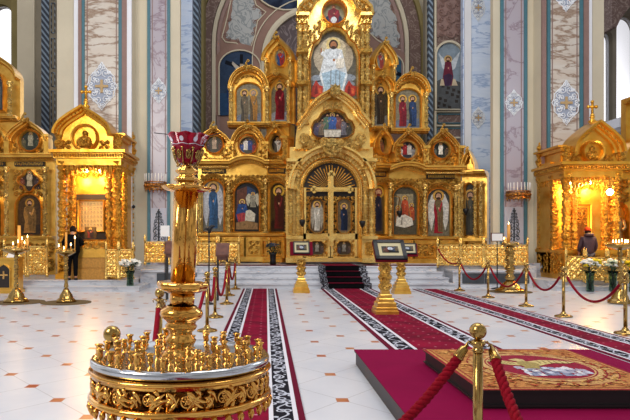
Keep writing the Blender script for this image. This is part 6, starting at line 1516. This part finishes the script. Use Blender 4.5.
def person(x,Y,z,H,yaw,label,look,hat=None,hood=False,lean=0,coat='coat',legs='trouser',armpose='down',bulk=1.2):
    t=thing('person',label,'person',(x,Y,z)); t.rotation_euler=(0,0,yaw)
    h=H/7.5
    # facing +Y (away from the viewer) at yaw 0
    def J(a,b,c): return (a*H,b*H+lean*max(0,c-.5)*H,c*H)
    pel=J(0,0,.52); V=[pel,J(0,.0,.6),J(0,0,.7),J(0,0,.8),J(0,.0,.845),J(0,.01,.875),J(0,.015,.93)]
    E=[(0,1),(1,2),(2,3),(3,4),(4,5),(5,6)]; R=[(.085,.065),(.075,.055),(.085,.06),(.07,.05),(.035,.035),(.045,.05),(.052,.06)]
    for s_ in (-1,1):
        b=len(V); V+=[J(s_*.05,0,.49),J(s_*.055,.0,.28),J(s_*.06,-.005,.05),J(s_*.062,.05,.018)]; E+=[(0,b),(b,b+1),(b+1,b+2),(b+2,b+3)]; R+=[(.055,.055),(.036,.04),(.024,.026),(.02,.018)]
    for s_ in (-1,1):
        b=len(V)
        if armpose=='down': pts=[J(s_*.105,0,.8),J(s_*.14,.02,.64),J(s_*.13,.09,.52),J(s_*.125,.11,.49)]
        else: pts=[J(s_*.105,0,.8),J(s_*.165,.06,.67),J(s_*.08,.125,.61+.03*s_),J(s_*.07,.15,.615+.03*s_)]
        V+=pts; E+=[(3,b),(b,b+1),(b+1,b+2),(b+2,b+3)]; R+=[(.035,.035),(.026,.026),(.019,.019),(.018,.014)]
        # fingers
        w=Vector(V[b+3]); d=(w-Vector(V[b+2])).normalized()
        for f in range(4):
            k=len(V); off=Vector(((f-1.5)*.011*H,0,0)); V+=[tuple(w+d*.03*H+off),tuple(w+d*(.052-.004*abs(f-1.5))*H+off+Vector((0,0,-.006*H)))]; E+=[(b+3,k),(k,k+1)]; R+=[(.0055,.0055),(.0045,.0045)]
        k=len(V); V+=[tuple(w+Vector((-s_*.02*H,.01*H,0)))]; E+=[(b+3,k)]; R+=[(.006,.006)]
    R=[(a*H,b*H) for a,b in R]
    body=skin('body',V,E,R,'skin',t,0,1)
    # trousers
    V2=[J(0,0,.53)];E2=[];R2=[(.088,.07)]
    for s_ in (-1,1):
        b=len(V2); V2+=[J(s_*.05,0,.48),J(s_*.057,.0,.28),J(s_*.06,-.002,.06)]; E2+=[(0,b),(b,b+1),(b+1,b+2)]; R2+=[(.062,.066),(.045,.048),(.036,.038)]
    skin('trousers',V2,E2,[(a*H,b*H) for a,b in R2],legs,t)
    for s_ in (-1,1):
        mb=MB().smooth(); c=Vector(J(s_*.061,.02,.022)); mb.lathe([(.001,-.022*H),(.03*H,-.02*H),(.034*H,0),(.026*H,.02*H),(.001,.028*H)],(0,0,0),12,axis=Matrix.Diagonal((1,2.0,1))); mb.v=[tuple(Vector(v)+c) for v in mb.v]; o=mb.build('shoe','blackmetal'); o.parent=t
    # jacket
    V3=[J(0,0,.47),J(0,0,.56),J(0,0,.66),J(0,0,.77),J(0,.0,.83)];E3=[(0,1),(1,2),(2,3),(3,4)];R3=[(.105,.085),(.098,.08),(.1,.078),(.098,.068),(.055,.05)]
    for s_ in (-1,1):
        b=len(V3); q=Vector(V[ (7+8 if s_<0 else 7+8+4+9) ])
        if armpose=='down': pts=[J(s_*.105,0,.795),J(s_*.142,.02,.64),J(s_*.132,.085,.535)]
        else: pts=[J(s_*.105,0,.795),J(s_*.168,.06,.67),J(s_*.09,.11,.62+.03*s_)]
        V3+=pts; E3+=[(3,b),(b,b+1),(b+1,b+2)]; R3+=[(.046,.046),(.04,.04),(.03,.03)]
    skin('jacket',V3,E3,[(a*H*bulk,b*H*bulk) for a,b in R3],coat,t)
    hc=Vector(J(0,.02,.932))
    mb=MB().smooth(); mb.ball((0,0,0),.06*H,14,1.22); 
    mb.v=[tuple(Vector((v[0],v[1]-.012*H if hat else v[1]-.008*H,v[2]+.008*H))+hc) for v in mb.v]; o=mb.build('hair','hair'); o.parent=t
    # face on the +Y side
    f=hc+Vector((0,.05*H,0)); mb=MB().smooth(); mb.ball(f+Vector((0,.012*H,-.004*H)),.011*H,8,1.5)
    for s_ in (-1,1): mb.ball(hc+Vector((s_*.056*H,.0,0)),.013*H,8,1.4)
    o=mb.build('nose_and_ears','skin'); o.parent=t
    mb=MB().smooth()
    for s_ in (-1,1): mb.ball(f+Vector((s_*.02*H,.006*H,.008*H)),.006*H,8)
    mb.tube([f+Vector((-.015*H,.004*H,-.03*H)),f+Vector((.015*H,.004*H,-.03*H))],.003*H,6); o=mb.build('eyes_and_mouth','blackmetal'); o.parent=t
    if hat:
        mb=MB().smooth(); pr=[(.063*H,-.005*H),(.068*H,.005*H),(.066*H,.02*H),(.062*H,.035*H),(.05*H,.055*H),(.03*H,.068*H),(.002,.074*H)]; mb.lathe(pr,(hc.x,hc.y-.006*H,hc.z+.012*H),18); o=mb.build('knit_hat',hat); o.parent=t
    if hood:
        mb=MB().smooth(); pts=[Vector(J(.07*math.cos(a),-.02+.055*math.sin(a),.855-.01*math.sin(a))) for a in [PI+ i*PI/10 for i in range(11)]]; mb.tube(pts,[.022*H+.016*H*math.sin(i*PI/10) for i in range(11)],10); o=mb.build('hood',coat); o.parent=t
    return t
person(Sx(72.5,18.65),18.64,.3,1.68,.15,'person in black clothes with dark hair facing the left shrine, seen from behind',0,None,False,.12,'black','black','fwd',bulk=1.5)
person(Sx(588,18.9),18.88,.28,1.66,-.1,'person in dark plum hooded jacket and rust red knit hat facing the right shrine',0,'beanie',True,.03,'coat','greyskirt','down')
for o in list(bpy.data.objects):
    if o.name.startswith('rope_stanchion') and o.get('label','').startswith('rope post out of sight'): 
        for c in list(o.children): bpy.data.objects.remove(c)
        bpy.data.objects.remove(o)
# ================================================================ LIGHT, WORLD, CAMERA
wd=bpy.data.worlds.new('daylight'); S.world=wd; wd.use_nodes=True; nt=wd.node_tree; bg=nt.nodes['Background']
tc=nd(nt,'ShaderNodeTexCoord').outputs['Generated']; sp=nd(nt,'ShaderNodeSeparateXYZ'); nt.links.new(tc,sp.inputs[0])
# bright overcast above, dimmer toward the horizon behind the viewer; noise patches added for sparkle on the gold
n=noise(nt,tc,3.2,2,.5)
patch=ramp(nt,n,[(.42,(.18,.17,.17,1)),(.56,(1,1,1,1))])
g=ramp(nt,math_(nt,'ADD',math_(nt,'MULTIPLY',sp.outputs[2],.5),.5),[(.3,(.12,.09,.07,1)),(.5,(.85,.85,.9,1)),(.62,(1.0,1.0,1.05,1)),(1,(1.15,1.2,1.35,1))])
mx=nd(nt,'ShaderNodeMix',data_type='RGBA',blend_type='MULTIPLY'); mx.inputs[0].default_value=.75; nt.links.new(g,mx.inputs[6]); nt.links.new(patch,mx.inputs[7])
fy=math_(nt,'ADD',math_(nt,'MULTIPLY',math_(nt,'MAXIMUM',sp.outputs[1],0),1.8),1)
vm=nd(nt,'ShaderNodeVectorMath',operation='SCALE'); nt.links.new(mx.outputs[2],vm.inputs[0]); nt.links.new(fy,vm.inputs['Scale']); nt.links.new(vm.outputs[0],bg.inputs['Color']); bg.inputs['Strength'].default_value=.7
def area(name,loc,target,sx,sy,e,col):
    l=bpy.data.lights.new(name,'AREA'); l.shape='RECTANGLE'; l.size=sx; l.size_y=sy; l.energy=e; l.color=col
    o=bpy.data.objects.new(name,l); COL.objects.link(o); o.location=loc; d=Vector(target)-Vector(loc); o.rotation_euler=d.to_track_quat('-Z','Y').to_euler(); return o
area('overhead_fill_light',(2.5,8,16),(2.5,19,2),8,6,1300,(1,.98,.95))  # added fill light overhead; no dome window is built
area('nave_fill_light',(-8,0,9),(2.5,22,4),4,6,1700,(1,.93,.84))  # added unseen fill light, high on the left, aimed at the icon screen
area('side_fill_light',(11.0,14,9),(0,12,0),3,5,300,(.85,.92,1))  # added bluish fill from the right side, without a window of its own
def pl(name,loc,e,col,r=.12):
    l=bpy.data.lights.new(name,'POINT'); l.energy=e; l.color=col; l.shadow_soft_size=r; o=bpy.data.objects.new(name,l); COL.objects.link(o); o.location=loc
W_=(1,.62,.2)
for i in (-.55,0,.55):
    pl('left_canopy_lamp',(lx+i,19.6,lz-.35),70,W_); pl('right_canopy_lamp',(rx+i,19.6,rz-.3),85,W_)
pl('left_shrine_lamp',(lx+.1,18.9,2.0),26,W_,.3); pl('right_shrine_lamp',(rx-.2,18.7,2.2),80,W_,.3)
pl('hanging_lamp_light',tuple(P(610,192,18.6)),45,(1,.7,.3)); pl('right_candle_light',(Sx(620,14.6),14.3,1.7),10,(1,.6,.25)); pl('left_candle_light',(Sx(20,14.6),14.4,1.7),8,(1,.6,.25))
cam=bpy.data.cameras.new('camera'); co=bpy.data.objects.new('camera',cam); COL.objects.link(co); S.camera=co
co.location=(0,0,EYE); co.rotation_euler=(PI/2,0,0); cam.sensor_fit='HORIZONTAL'; cam.sensor_width=36; cam.lens=F/630*36; cam.shift_x=(315-VX)/630; cam.shift_y=(VY-210)/630; cam.clip_end=200; cam.clip_start=.05
vs=S.view_settings; vs.view_transform='Standard'; vs.look='None'; vs.gamma=1; vs.use_curve_mapping=False; vs.exposure=-0.15
for o in bpy.data.objects:
    if '_w' in o: del o['_w']
